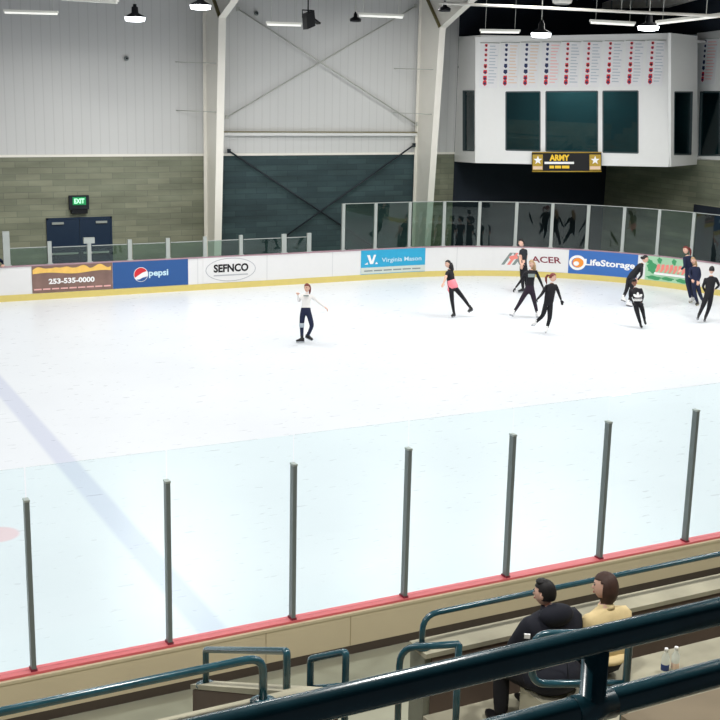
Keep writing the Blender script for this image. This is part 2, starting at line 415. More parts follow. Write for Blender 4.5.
# steel frames ------------------------------------------------------
def frame(X, label):
    t = thing('frame_column', (X, 28.6, 0), label, 'column', 'tapered steel frame columns')
    yb, yk, zk = 28.05, 27.45, 8.72           # inner flange at base, at knee
    w = MB()
    wt = .02
    # web of column, haunch and rafter
    w.prism([(X-wt, YW-.04, .0), (X-wt, yb, 0), (X-wt, yk, zk), (X-wt, 25.4, 9.62), (X-wt, 13.2, 12.3), (X-wt, 13.2, 13.2), (X-wt, YW-.04, 10.1)], (2*wt, 0, 0))
    obj('web', w, 'cream_steel', t)
    fl = MB(); hw = .13
    for a, b in (((yb, 0), (yk, zk)), ((yk, zk), (25.4, 9.62)), ((25.4, 9.62), (13.2, 12.3))):
        d = V((0, b[0]-a[0], b[1]-a[1])).normalized(); n = V((0, -d.z, d.y))*.022
        if n.y > 0: n = -n
        p, q = V((X, a[0], a[1])), V((X, b[0], b[1]))
        h = V((hw, 0, 0)); fl.add([p-h, p+h, q+h, q-h, p-h+n, p+h+n, q+h+n, q-h+n], [(3,2,1,0),(4,5,6,7),(0,1,5,4),(1,2,6,5),(2,3,7,6),(3,0,4,7)])
    obj('inner_flange', fl, 'cream_steel', t)
    obj('outer_flange', MB().box((X-hw, YW-.06, 0), (X+hw, YW-.035, 10.1)), 'cream_steel', t)
    st = MB(); d = V((0, 28.7-yk, 10.0-zk))
    st.prism([(X-hw, yk, zk), (X-hw, yk+.05, zk-.02), (X-hw, 28.75, 10.02), (X-hw, 28.7, 10.04)], (2*hw, 0, 0))
    obj('stiffener', st, 'olive_steel', t)
    bpl = MB().box((X-.2, 27.9, 0), (X+.2, YW-.035, .03)); obj('base_plate', bpl, 'cream_steel', t)
    br = MB()
    for z in (5.66, 7.26):
        br.tube([(X-1.1, YW-.02, z+.02), (X-.02, 27.95, z)], .014, 6)
    obj('flange_brace', br, 'cable_grey', t)
    return t
frame(C1X, 'cream tapered steel column left of the diagonal bracing')
frame(C2X, 'cream tapered steel column between diagonal bracing and white press box')
# end frame only shows as a beam above the press box
t = thing('roof_beam', (C3X, 26, 9.7), 'cream steel roof beam above the right end of the press box', 'beam')
mb = MB().prism([(C3X-.14, 28.95, 9.84), (C3X-.14, 25.35, 9.72), (C3X-.14, 23.8, 9.93), (C3X-.14, 13.2, 12.2), (C3X-.14, 13.2, 13), (C3X-.14, 28.95, 10.05)], (.28, 0, 0)); obj('beam_web', mb, 'cream_steel', t)
mb = MB()
for y in (28.3, 27.1, 26.2): mb.box((C3X-.17, y, 9.8), (C3X-.14, y+.06, 10.1))
obj('stiffener', mb, 'steel', t)

# girt and cross bracing in the second bay
t = thing('wall_girt', ((C1X+C2X)/2, YW-.1, 4.84), 'long horizontal cream steel girt between the two columns', 'beam')
obj('girt_face', MB().box((C1X+.1, YW-.14, 4.84), (C2X-.1, YW-.02, 4.95)), 'press_white', t)
obj('shadow_line', MB().box((C1X+.1, YW-.17, 4.95), (C2X-.1, YW-.02, 4.985)), 'olive_steel', t)  # olive strip paints in the dark shadow line along the girt's top
def brace(p, q, r, m, label):
    P, Q = hit(*p, 1, YW-.12), hit(*q, 1, YW-.12)
    a = thing('cross_brace', (P+Q)/2, label, 'brace', 'diagonal wall bracing')
    obj('rod', MB().tube([P, Q], r, 6), m, a)
    for e in (P, Q): obj('clevis', MB().obox(e, (.06, 0, 0), (0, .02, 0), (0, 0, .07)), m, a)
brace((238, 9), (416, 124), .024, 'cable_grey', 'pale diagonal rod on siding falling from upper left to lower right')
brace((227, 117), (416, 6), .024, 'cable_grey', 'pale diagonal rod on siding rising from lower left to upper right')
brace((229, 151), (374, 247), .032, 'dark_brace', 'dark diagonal rod on block wall falling to the right')
brace((414, 145), (286, 236), .032, 'dark_brace', 'dark diagonal rod on block wall rising to the right')
# wall sensors
for (x, y), lb in (((126, 58.5), 'small grey sensor on left siding below hanging lamp'), ((217+39, 13.5), 'small grey sensor high beside left end of diagonal rod'), ((459, 67), 'small dark sensor on wall left of press box')):
    P = hit(x, y, 1, YW); s = thing('wall_sensor', P, lb, 'sensor', 'wall sensors')
    obj('housing', MB().lathe(P+V((0, .0, 0)), [(.055, 0), (.075, .02), (.075, .07), (.04, .1)], 12, axis=V((0, -1, 0))), 'grey_post', s)
    obj('lens', MB().ell(P+V((0, -.1, 0)), (.035, 0, 0), (0, .03, 0), (0, 0, .035), nu=8, nv=6), 'black', s)

# door 1 with exit sign ---------------------------------------------
dx0, dx1, dz = hit(48, 225, 1, YW).x, hit(110, 225, 1, YW).x, 2.09
t = thing('door_1', ((dx0+dx1)/2, YW, 0), 'navy double door under the green exit sign', 'door', None, 'structure')
fr = MB().box((dx0-.06, YW-.05, 0), (dx0, YW+.02, dz+.06)).box((dx1, YW-.05, 0), (dx1+.06, YW+.02, dz+.06)).box((dx0-.06, YW-.05, dz), (dx1+.06, YW+.02, dz+.06))
obj('door_frame', fr, 'navy_door', t)
xm = (dx0+dx1)/2
for a, b in ((dx0, xm-.006), (xm+.006, dx1)):
    lf = obj('door_leaf', MB().box((a, YW-.035, .01), (b, YW+.01, dz-.005)), 'navy_door', t)
    obj('push_bar', MB().box((a+.08, YW-.11, .93), (b-.08, YW-.07, .99)).box((a+.08, YW-.08, .94), (a+.14, YW-.03, .98)).box((b-.14, YW-.08, .94), (b-.08, YW-.03, .98)), 'steel', lf)
    obj('door_closer', MB().box((a+.12 if a == dx0 else b-.5, YW-.1, dz-.15), (a+.5 if a == dx0 else b-.12, YW-.035, dz-.08)), 'steel', lf)
P = hit(78.5, 202.5, 1, YW)
t = thing('exit_sign', P+V((0, 0, -.25)), 'lit green exit sign on block wall above the navy double door', 'sign')
obj('housing', MB().box((P.x-.33, YW-.1, P.z-.22), (P.x+.33, YW-.01, P.z+.24)), 'cloth_charcoal', t)
Pq = lambda u, v, off: V((P.x+u, YW-.1-off, P.z+v))
obj('lit_face', MB().box((P.x-.22, YW-.115, P.z-.07), (P.x+.22, YW-.1, P.z+.19)), 'exit_green', t)
obj('lettering', text_mb('EXIT', Pq, -.17, -.02, .34, .16, .018, bold=.03), 'exit_letters', t)
obj('battery_box', MB().box((P.x-.28, YW-.16, P.z-.36), (P.x+.26, YW-.01, P.z-.23)), 'black_metal', t)

# dark opening in the end wall
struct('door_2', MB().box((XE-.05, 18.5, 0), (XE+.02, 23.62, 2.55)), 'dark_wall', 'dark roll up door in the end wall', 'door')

# ================================================================== PRESS BOX
class Pl:
    def __init__(s, A, B):
        s.A = V((A[0], A[1], 0)); d = V((B[0]-A[0], B[1]-A[1], 0)); s.L = d.length; s.D = d.normalized()
        s.N = V((s.D.y, -s.D.x, 0))
        if s.N.dot(CAM-s.A) < 0: s.N = -s.N
    def px(s, x, y, off=0):
        r = ray(x, y); A = s.A+s.N*off; return CAM+r*((A-CAM).dot(s.N)/r.dot(s.N))
    def uz(s, x, y):
        P = s.px(x, y); return (P-s.A).dot(s.D), P.z
    def pt(s, u, z, off=0): return s.A+s.D*u+s.N*off+V((0, 0, z))
PF = Pl((AX, AY), (BX, BY)); PLf = Pl((SLX, YW), (AX, AY)); PR = Pl((BX, BY), (XE, 23.7)); PE = Pl((XE, 23.7), (XE, 18))
def quad(mb, pl, c, o0, o1, mi=0):
    """prism from four photo corners standing on plane pl"""
    p = [pl.px(x, y) for x, y in c]
    return mb.prism([q+pl.N*o0 for q in p], pl.N*(o1-o0), mi)
def LY(x0, y0, x1, y1): return lambda x: y0+(y1-y0)*(x-x0)/(x1-x0)
ftop, fbot, wtop, wbot = LY(475.5, 37, 672, 33), LY(475, 163, 668.5, 167), LY(506, 92, 638, 91), LY(506, 150, 635, 153)
box = thing('press_box', ((AX+BX)/2, (AY+BY)/2, 3.95), 'white two storey corner press box with dark windows over the rink', 'press box', None, 'structure')
mb = MB(); T = .12
quad(mb, PF, [(475.5, ftop(475.5)), (672, ftop(672)), (670.4, wtop(670)), (475.3, wtop(475))], -T, 0)
quad(mb, PF, [(475.2, wbot(475)), (669, wbot(669)), (668.5, fbot(668.5)), (475, fbot(475))], -T, 0)
wins = [(506, 540), (546, 597.5), (603, 638)]
edges = [475.2]+[e for w in wins for e in w]+[670]
for i in range(0, len(edges), 2):
    a, b = edges[i], edges[i+1]
    quad(mb, PF, [(a, wtop(a)), (b, wtop(b)), (b-(0 if b < 669 else .8), wbot(b)), (a, wbot(a))], -T, 0)
obj('front_panel', mb, 'press_white', box)
# sides
def side(pl, x0, x1, yt, yb, wx0, wx1, wy0, wy1, nm):
    mb = MB()
    quad(mb, pl, [(x0, yt(x0)), (x1, yt(x1)), (x1, wy0), (x0, wy0)], -.1, 0)
    quad(mb, pl, [(x0, wy1), (x1, wy1), (x1, yb(x1)), (x0, yb(x0))], -.1, 0)
    quad(mb, pl, [(x0, wy0), (wx0, wy0), (wx0, wy1), (x0, wy1)], -.1, 0)
    quad(mb, pl, [(wx1, wy0), (x1, wy0), (x1, wy1), (wx1, wy1)], -.1, 0)
    obj(nm, mb, 'press_white', box)
sl = lambda x: 36+(37-36)*(x-460)/15
side(PLf, 454.5, 475.2, lambda x: 36.5, LY(454, 161.5, 475, 163), 463, 474.4, 91, 150.5, 'side_panel')
side(PR, 671, 697.5, LY(672, 33, 697, 36), LY(669, 167, 697, 164.5), 674.5, 692.5, 92, 154.5, 'side_panel')
ib = MB().box((SLX+.1, YW-.08, 4.1), (XE-.05, YW-.03, 8.3)).box((XE-.1, 24.2, 4.1), (XE-.05, YW-.08, 8.3)); obj('inner_wall', ib, 'press_inside', box)
# underside, roof and dark inside
pz0, pz1 = 3.98, 8.5
foot = [(SLX, YW), (AX+.05, AY+.03), (BX-.03, BY+.08), (XE, 23.75), (XE, YW)]
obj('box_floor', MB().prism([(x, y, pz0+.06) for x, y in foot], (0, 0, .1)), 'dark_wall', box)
obj('box_roof', MB().prism([(x, y, pz1-.08) for x, y in foot], (0, 0, .08)), 'press_white', box)
n2 = PF.N*-2.6; a, b = PF.pt(.3, 0)+n2, PF.pt(PF.L-.3, 0)+n2
inn = MB().prism([(a.x, a.y, 4.1), (b.x, b.y, 4.1), (b.x, b.y, 8.3), (a.x, a.y, 8.3)], PF.N*-.05)
obj('inner_wall', inn, 'press_inside', box)
for uu in (.55, PF.L-.55):
    a, b = PF.pt(uu, 0)-PF.N*.35, PF.pt(uu, 0)-PF.N*2.6
    obj('inner_wall', MB().prism([(a.x, a.y, 4.1), (b.x, b.y, 4.1), (b.x, b.y, 8.3), (a.x, a.y, 8.3)], PF.D*.05), 'press_inside', box)
k = 0
def window(pl, c, lb, mull=None):
    global k
    k += 1
    w = thing('window_%d' % k, pl.px(*c[3]), lb, 'window', None, 'structure')
    obj('pane', quad(MB(), pl, c, -.08, -.065), 'window_glass', w)
    f = MB(); P = [pl.px(*q) for q in c]
    for i in range(4):
        p, q = P[i], P[(i+1) % 4]; d = (q-p).normalized(); nn = pl.N
        f.obox((p+q)/2-nn*.04, d*((q-p).length/2), nn*.05, d.cross(nn)*.022)
    if mull: 
        p, q = pl.px(*mull[0]), pl.px(*mull[1]); f.obox((p+q)/2-pl.N*.05, (q-p)/2, pl.N*.03, pl.D*.02)
    obj('window_frame', f, 'window_trim', w)
wl = ['left window of the press box front', 'wide middle window of the press box front', 'right window of the press box front']
for (a, b), lb in zip(wins, wl): window(PF, [(a, wtop(a)), (b, wtop(b)), (b, wbot(b)), (a, wbot(a))], lb)
window(PLf, [(463, 91), (474.4, 91), (474.4, 150.5), (463, 150.5)], 'narrow window in left side of the press box')
window(PR, [(674.5, 92), (692.5, 92), (691, 154.5), (674, 154.5)], 'narrow window in right side of the press box')
# end wall upper storey
mb = MB(); 
quad(mb, PE, [(697, 33), (740, 28), (740, 91), (697, 91)], -.12, 0); quad(mb, PE, [(697, 91), (700.5, 91), (698.5, 157), (697, 157)], -.12, 0)
quad(mb, PE, [(697, 155.5), (740, 154), (740, 161), (697, 159.5)], -.12, 0)
yy = PE.px(738, 120).y; mb.box((XE, 12, 4.26), (XE+.12, yy, 8.75)); struct('wall_right_siding', mb, 'press_white')
window(PE, [(700.5, 92), (738, 92), (738, 155.5), (698.8, 155.5)], 'dark window in the end wall at the right edge', ((719, 92), (718.5, 155)))
struct('wall_right_inner', MB().box((XE+2, 12, 4), (XE+2.1, 28, 8.7)), 'press_inside')

# banners ------------------------------------------------------------
bx = [486.5, 506.8, 527.2, 548, 568.2, 589.3, 610.8, 632, 653]
sty = [('red', 'slate'), ('navy', 'tan'), ('navy', 'tan'), ('navy', 'rose')]+[('red', 'slate')]*5
def banner(pl, x, y0, y1, st, lb):
    u0, z1 = pl.uz(x-5.5, y0); u1, _ = pl.uz(x+12.5, y0); _, z0 = pl.uz(x, y1)
    t = thing('banner', pl.pt((u0+u1)/2, z0, .02), lb, 'banner', 'championship banners')
    obj('cloth', MB().prism([pl.pt(u0, z0, .012), pl.pt(u1, z0, .012), pl.pt(u1, z1, .012), pl.pt(u0, z1, .012)], pl.N*.012), 'banner_cloth', t)
    obj('hanging_rod', MB().tube([pl.pt(u0-.02, z1, .025), pl.pt(u1+.02, z1, .025)], .014, 6), 'steel', t)
    H = z1-z0; uc = u0+(u1-u0)*.3
    fr = [.06, .16, .27, .385, .52, .65, .79, .9]
    for i, f in enumerate(fr):
        zc = z1-H*f; ru = .05+.012*(i > 3)+.01*(i > 4); rv = .042+.02*(i > 3)+.012*(i > 5)
        e = MB(); Q = lambda u, v, o: pl.pt(u, v, o)
        c2 = st[0] if not (st[0] == 'navy' and i > 5) else 'red'
        poly(e, Q, [(uc-ru*.8, zc+rv*1.25), (uc+ru*.9, zc+rv*1.3), (uc+ru*1.05, zc-rv*.5), (uc+.01, zc-rv*1.3), (uc-ru*.95, zc-rv*.4)], .026, 0)
        poly(e, Q, circ(uc+.005, zc-.004, ru*.66, rv*.62, n=10), .029, 1)
        obj('emblem', e, [c2, 'navy' if i % 2 or i > 4 or st[0] == 'navy' else 'black'], t)
    l = MB(); Q = lambda u, v, o: pl.pt(u, v, o)
    rnd = random.Random(int(x))
    for i in range(13):
        zc = z1-H*(.07+.068*i); l0 = uc+.13; w = (u1-l0-.02)*rnd.uniform(.6, 1)
        poly(l, Q, [(l0, zc-.018), (l0+w, zc-.018), (l0+w, zc+.016), (l0, zc+.016)], .026)
    obj('lettering', l, st[1], t)
bl = ['red and grey banner on press box, first from the left', 'navy and tan banner on press box, second from the left', 'navy and tan banner on press box, third from the left, beside the lit lamp',
      'navy and pink banner on press box below the lit lamp', 'red and grey banner on press box, just right of the navy ones', 'red and grey banner on press box, sixth from the left',
      'red and grey banner on press box, third from its right end', 'red and grey banner on press box, next to last on the right', 'red and grey banner on press box, last at the right end of the front']
for x, s, lb in zip(bx, sty, bl): banner(PF, x, LY(475, 43, 672, 40)(x), LY(475, 88, 672, 86)(x), s, lb)
banner(PE, 706.5, 39, 84, ('navy', 'rose'), 'navy and pink banner on the end wall right of the press box')
# army sign ------------------------------------------------------------
c = [(532, 152.5), (601.5, 152.5), (601.5, 171.5), (532, 171.5)]
t = thing('hanging_sign', PF.px(566, 171.5, .1), 'black and gold sign with two stars under the press box windows', 'sign')
obj('sign_box', quad(MB(), PF, c, .02, .16), 'black', t)
SP = lambda x, y, o: PF.px(x, y, .16+o)          # photo-measured layout on the sign face
fm = MB(); 
for a, b in ((0, 1), (2, 3)):
    p, q = PF.px(*c[a], .165), PF.px(*c[b], .165); fm.tube([p, q], .02, 6)
obj('sign_edge', fm, 'gold_panel', t)
for x0, x1 in ((532.8, 543), (589.5, 600.8)):
    pn = obj('gold_panel', quad(MB(), PF, [(x0, 154.3), (x1, 154.3), (x1, 170), (x0, 170)], .16, .172), 'gold_panel', t)
    xc, yc = (x0+x1)/2, 160.3; st = [(xc+(4.6 if i % 2 == 0 else 1.9)*math.sin(i*PI/5), yc-(4.6 if i % 2 == 0 else 1.9)*math.cos(i*PI/5)) for i in range(10)]
    s = MB(); s.add([SP(xc, yc, .02)]+[SP(x, y, .02) for x, y in st], [(0, i+1, (i+1) % 10+1) for i in range(10)])
    obj('star', s, 'white', pn)
    obj('strip', quad(MB(), PF, [(x0+.4, 166), (x1-.4, 166), (x1-.4, 169), (x0+.4, 169)], .172, .18), 'tan', pn)
Q = lambda u, v, o: SP(u, -v, o)
obj('lettering', text_mb('ARMY', Q, 549.5, -160.8, 20, 6.2, .012, bold=.05), 'gold', t)
mb = MB().add([SP(x, y, .012) for x, y in ((544.5, 161.8), (574, 161.8), (574, 164), (544.5, 164))], [(0, 1, 2, 3)])
obj('white_line', mb, 'white', t)
mb = MB()
for x0, x1 in ((549.5, 554), (555, 561), (562, 569.3)): mb.add([SP(x, y, .012) for x, y in ((x0, 165.6), (x1, 165.6), (x1, 168.4), (x0, 168.4))], [(0, 1, 2, 3)])
obj('small_lettering', mb, 'gold', t)

# ================================================================== FAR BOARDS
S1 = XC+SARC+8
t = thing('rink_boards', bp(14, 0), 'white far boards with yellow kick strip curving round the corner', 'boards')
obj('panel', sweep([(0, .0), (0, 1.05), (-.1, 1.05), (-.1, 0)], -5, S1), 'board_white', t)
obj('kick_strip', sweep([(.012, 0), (.012, .2), (0, .2), (0, 0)], -5, S1), 'yellow_kick', t)
obj('cap_rail', sweep([(.02, 1.05), (.02, 1.085), (-.14, 1.085), (-.14, 1.05)], -5, S1), 'cap_mauve', t)
mb = MB()
for s in [-4+2.44*i for i in range(15)]: mb.add([bp(s+d, z, .004) for d, z in ((-.012, .2), (.012, .2), (.012, 1.05), (-.012, 1.05))], [(0, 1, 2, 3)])
obj('panel_seam', mb, 'seam_grey', t)

def advert(name, px0, px1, z0, z1, m, lb):
    s0, s1 = s_at(px0, .6), s_at(px1, .6)
    t = thing('advert', bp((s0+s1)/2, z0, .01), lb, 'advertisement')
    obj('ad_panel', sweep([(.001, z0), (.014, z0), (.014, z1), (.001, z1)], s0, s1, .3), m, t)
    return t, s0, s1
def BS(u, v, o): return bp(u, v, .014+o)

# wooden looking restaurant advert: gold script, phone number, small line
t, a, b = advert('', 32, 112.5, .21, 1.05, 'wood_ad', 'brown wood-look advert with gold script and phone number, far boards')
w = b-a
mb = MB(); rnd = random.Random(3); x = a+.03*w
up = []; lo_ = []
for i in range(41):
    f = i/40; u = a+w*(.01+.97*f)
    up.append((u, .93+.07*abs(math.sin(f*13))+.03*math.sin(f*31))); lo_.append((u, .80+.03*math.sin(f*9)))
vs = [BS(u, v, .004) for u, v in up+lo_]; mb.add(vs, [(i, i+1, 41+i+1, 41+i) for i in range(40)])
obj('script_lettering', mb, 'script_gold', t)
obj('phone_number', text_mb('253-535-0000', BS, a+w*.2, .47, w*.57, .17, .005, bold=.04), 'white', t)
mb = MB()
for i in range(9): mb.add([BS(a+w*(.02+.108*i)+d, v, .005) for d, v in ((0, .3), (w*.09, .3), (w*.09, .345), (0, .345))], [(0, 1, 2, 3)])
obj('small_lettering', mb, 'rose', t)
# pepsi
t, a, b = advert('', 112.8, 188, .21, 1.06, 'pepsi_blue', 'blue soda advert with round red white and blue logo, far boards')
w = b-a; cu, cv, R = a+w*.365, .62, .235
mb = MB(); poly(mb, BS, circ(cu, cv, R), .004, 0)
poly(mb, BS, [(cu+R*.93*math.cos(x), cv+R*.93*math.sin(x)) for x in [(.16+i*(.98-.0)/20)*PI for i in range(21)]]+[(cu-.1, cv-.03), (cu+.05, cv+.06)], .008, 1)
poly(mb, BS, [(cu+R*.93*math.cos(x), cv+R*.93*math.sin(x)) for x in [(1.25+i*.65/16)*PI for i in range(17)]]+[(cu+.06, cv-.1), (cu-.04, cv-.15)], .008, 2)
obj('round_logo', mb, ['white', 'red', 'pepsi_blue'], t)
obj('lettering', text_mb('pepsi', BS, a+w*.47, .49, w*.26, .26, .005, bold=.03), 'pale_text', t)
# sefnco
t, a, b = advert('', 203, 260, .21, 1.05, 'board_white', 'white advert with black lettering in a grey oval, far boards')
w = b-a; cu, cv = a+w*.48, .63
mb = ring(MB(), BS, cu, cv, w*.44, .39, .025, .004); obj('oval_outline', mb, 'grey_ring', t)
obj('lettering', text_mb('SEFNCO', BS, cu-w*.3, .55, w*.61, .27, .005, bold=.04), 'black', t)
mb = MB().add([BS(u, v, .005) for u, v in ((cu-w*.3, .43), (cu+w*.3, .43), (cu+w*.3, .47), (cu-w*.3, .47))], [(0, 1, 2, 3)]); obj('underline', mb, 'grey_ring', t)
# medical centre advert
t, a, b = advert('', 360.8, 425, .2, 1.08, 'cyan_ad', 'cyan advert with white V logo over a pale strip, far boards')
w = b-a
obj('pale_band', sweep([(.014, .22), (.018, .22), (.018, .44), (.014, .44)], a, b, .5), 'pale_strip', t)
mb = MB(); u0 = a+w*.09
poly(mb, BS, [(u0, .88), (u0+w*.045, .88), (u0+w*.075, .66), (u0+w*.105, .88), (u0+w*.14, .88), (u0+w*.095, .56), (u0+w*.05, .56)], .005)
poly(mb, BS, [(u0-w*.035, .55), (u0+.02, .63), (u0+.05, .55)], .005); poly(mb, BS, [(u0+w*.125, .55), (u0+w*.145, .63), (u0+w*.175, .55)], .005)
obj('logo_mark', mb, 'white', t)
obj('lettering', text_mb('Virginia Mason', BS, a+w*.32, .56, w*.62, .2, .005, bold=.01), 'pale_text', t)
mb = MB()
for i in range(6): mb.add([BS(a+w*(.05+.15*i)+d, v, .008) for d, v in ((0, .3), (w*.13, .3), (w*.13, .345), (0, .345))], [(0, 1, 2, 3)])
obj('small_lettering', mb, 'grey_text', t)
# partly hidden red logo on white
t, a, b = advert('', 500, 564, .21, 1.05, 'board_white', 'white advert with stretched maroon lettering and grey slash logo, behind skaters')
w = b-a
mb = MB()
for du, mi in ((0, 0), (.09, 1), (.17, 0)): poly(mb, BS, [(a+w*(.02+du), .42), (a+w*(.07+du), .42), (a+w*(.2+du), .86), (a+w*(.15+du), .86)], .005, mi)
poly(mb, BS, [(a+w*.12, .72), (a+w*.25, .78), (a+w*.3, .66), (a+w*.17, .6)], .006, 1)
poly(mb, BS, [(a+w*.2, .86), (a+w*.25, .86), (a+w*.36, .42), (a+w*.31, .42)], .005, 0)
obj('logo_mark', mb, ['grey_text', 'salmon'], t)
obj('lettering', text_mb('ACER', BS, a+w*.5, .53, w*.46, .23, .005, bold=.02, shear=-.1), 'maroon', t)
# storage advert
t, a, b = advert('', 568.5, 637.5, .2, 1.06, 'storage_blue', 'blue storage advert with white lettering and orange swirl, boards corner')
w = b-a; cu, cv = a+w*.13, .6
mb = MB(); ring(mb, BS, cu, cv, .3, .27, .09, .004, 0); poly(mb, BS, circ(cu+.02, cv, .2, .17), .006, 1); poly(mb, BS, circ(cu-.04, cv-.03, .1, .08), .009, 0)
obj('swirl_logo', mb, ['white', 'orange'], t)
obj('lettering', text_mb('LifeStorage', BS, a+w*.235, .46, w*.73, .3, .005, bold=.03), 'white', t)
# green advert
t, a, b = advert('', 645.5, 690.5, .2, 1.05, 'mint_ad', 'mint green advert with red lettering over leafy shapes, corner boards')
w = b-a
for u, v, r1, r2 in ((.14, .66, .1, .2), (.3, .92, .05, .1), (.62, .92, .05, .1), (.2, .3, .16, .07), (.5, .31, .14, .06), (.82, .3, .13, .07), (.08, .85, .06, .08)):
    mb = MB(); poly(mb, BS, [(a+w*u+w*r1*(1+.2*math.sin(5*x))*math.cos(x), v+r2*(1+.2*math.sin(4*x))*math.sin(x)) for x in [2*PI*i/18 for i in range(18)]], .004); obj('leaf_shape', mb, 'leaf_green', t)
mb = MB(); poly(mb, BS, [(a+w*.2, .42), (a+w*.92, .42), (a+w*.92, .5), (a+w*.2, .5)], .006); obj('white_line', mb, 'white', t)
mb = MB(); rnd = random.Random(5)
for i in range(7): 
    u = a+w*(.24+.095*i); h = rnd.uniform(.2, .28); poly(mb, BS, [(u-w*.02, .52), (u+w*.03, .52), (u+w*.085, .55+h*.4), (u+w*.08, .55+h), (u+w*.015, .53+h), (u-w*.0, .6)], .008)
obj('lettering', mb, 'salmon', t)

# glass posts and panes on the far boards
def far_post(px, h, wd, lb, grp, head=False):
    s = s_at(px, 1.08); p = bp(s, 1.085, -.06); q = bp(s+.01, 1.085, -.06); d = (q-p).normalized(); n = V((d.y, -d.x, 0))
    if n.y > 0: n = -n
    t = thing('glass_post', p, lb, 'post', grp)
    obj('upright', MB().obox(p+V((0, 0, h/2)), d*wd/2, n*.035, V((0, 0, h/2))), 'steel', t)
    obj('foot_plate', MB().obox(p+V((0, 0, .012)), d*(wd/2+.03), n*.06, V((0, 0, .012))), 'steel', t)
    if head: obj('top_box', MB().obox(p+V((0, 0, h+.02)), d*.17, n*.05, V((0, 0, .09))), 'steel', t)
    return s
def far_pane(s0, s1, h, lb, grp):
    n = max(1, int((s1-s0)/.35)); mb = MB(); z0, z1 = 1.086, 1.086+h
    prof = [(-.055, z0), (-.067, z0), (-.067, z1), (-.055, z1)]
    m2 = sweep(prof, s0, s1, .3)
    t = tag(obj('glass_shield', m2, 'far_glass'), lb, 'glass pane', grp)
    obj('edge_strip', sweep([(-.052, z1), (-.07, z1), (-.07, z1+.022), (-.052, z1+.022)], s0, s1, .3), 'steel', t)
shorts = [(7.5, 1.05, .2), (50.5, .7, .12), (90, .66, .12), (130.5, .66, .13), (168.5, .66, .13), (205.5, .66, .12), (241.5, .66, .12), (284.5, .64, .17), (309.5, .64, .15)]
sl_ = ['tall thick white post at far left edge of the boards', 'short steel post left of the navy door', 'short steel post with a box on top before the navy door', 'short steel post left above the blue soda advert',
       'short steel post right above the blue soda advert', 'short steel post just left of the cream column', 'short steel post just right of the cream column', 'short thick steel post below the dark crossed rods', 'short steel post right of the dark crossed rods']
ss = [far_post(px, h, wd, lb, 'short posts on the far boards', i == 2) for i, ((px, h, wd), lb) in enumerate(zip(shorts, sl_))]
talls = [343.5, 375.5, 409.5, 443.5, 478.5, 515, 550.5, 586, 621.5, 656, 690]
tl = ['tall steel glass post at left end of the high glass', 'tall steel glass post above the cyan advert, left one', 'tall steel glass post above the cyan advert, right one', 'tall steel glass post right of the leaning cream column',
      'tall steel glass post left of the tall skater by the boards', 'tall steel glass post just left of the tall skater', 'tall steel glass post above the maroon lettering', 'tall steel glass post above the blue storage advert, left one',
      'tall steel glass post above the blue storage advert, right one', 'tall steel glass post above the mint green advert', 'tall steel glass post behind the pair at the right corner']
ts = [far_post(px, 1.6, .11, lb, 'tall posts on the far boards') for px, lb in zip(talls, tl)]
for i in range(len(ss)-1): far_pane(ss[i]+.1, ss[i+1]-.07, .5 if i else .52, 'low far glass pane, %s from the left' % ORD[i], 'low glass panes on far boards')
for i in range(3):
    ts.append(ts[-1]+1.5); p = bp(ts[-1], 1.085, -.06); q = thing('glass_post', p, 'tall steel glass post beyond the right edge, %s one' % ORD[i], 'post', 'tall posts on the far boards')
    d = (bp(ts[-1]+.01, 1.085, -.06)-p).normalized(); n = V((-d.y, d.x, 0))
    obj('upright', MB().obox(p+V((0, 0, .8)), d*.055, n*.035, V((0, 0, .8))), 'steel', q); obj('foot_plate', MB().obox(p+V((0, 0, .012)), d*.085, n*.06, V((0, 0, .012))), 'steel', q)
for i in range(len(ts)-1): far_pane(ts[i]+.06, ts[i+1]-.06, 1.58, 'tall far glass pane, %s from its left end' % ORD[i], 'tall glass panes on far boards')

# ================================================================== NEAR BOARDS
t = thing('rink_boards', (7, 0, 0), 'near boards with red cap and cream outer panels', 'boards')
obj('core', MB().box((-4, -.05, 0), (19.5, .05, 1.04)), 'board_white', t)
obj('outer_panel', MB().box((-4, -.1, .655), (19.5, -.05, 1.03)), 'cream_panel', t)
obj('base_strip', MB().box((-4, -.095, .5), (19.5, -.05, .655)), 'brown_strip', t)
obj('cap_rail', MB().box((-4, -.075, 1.045), (19.5, .06, 1.07)), 'cap_red', t)
obj('cap_lip', MB().box((-4, -.112, 1.015), (19.5, -.075, 1.045)), 'cream_panel', t)
mb = MB()
for x in (3.35+1.2, 5.55, 8.1, -1): mb.box((x-.004, -.103, .66), (x+.004, -.1, 1.02))
obj('panel_seam', mb, 'seam_tan', t)
px0, ps = 2.1509, 1.37024
nl = ['grey near glass post at the left edge', 'grey near glass post beside the blue line', 'third grey near glass post from the left', 'middle grey near glass post of seven', 'grey near glass post left above the seated couple',
      'grey near glass post right above the seated couple', 'grey near glass post at the right edge', 'grey near glass post first beyond the right edge', 'grey near glass post second beyond the right edge', 'grey near glass post third beyond the right edge']
for i in range(10):
    x = px0+ps*i; p = thing('glass_post', (x, 0, 1.07), nl[i], 'post', 'grey posts on the near boards')
    obj('upright', MB().box((x-.022, -.05, 1.07), (x+.022, .03, 2.79)), 'grey_post', p)
    obj('end_cap', MB().box((x-.026, -.055, 2.79), (x+.026, .035, 2.81)), 'steel', p)
    obj('foot_bracket', MB().box((x-.03, -.06, 1.07), (x+.03, .045, 1.09)), 'maroon', p)
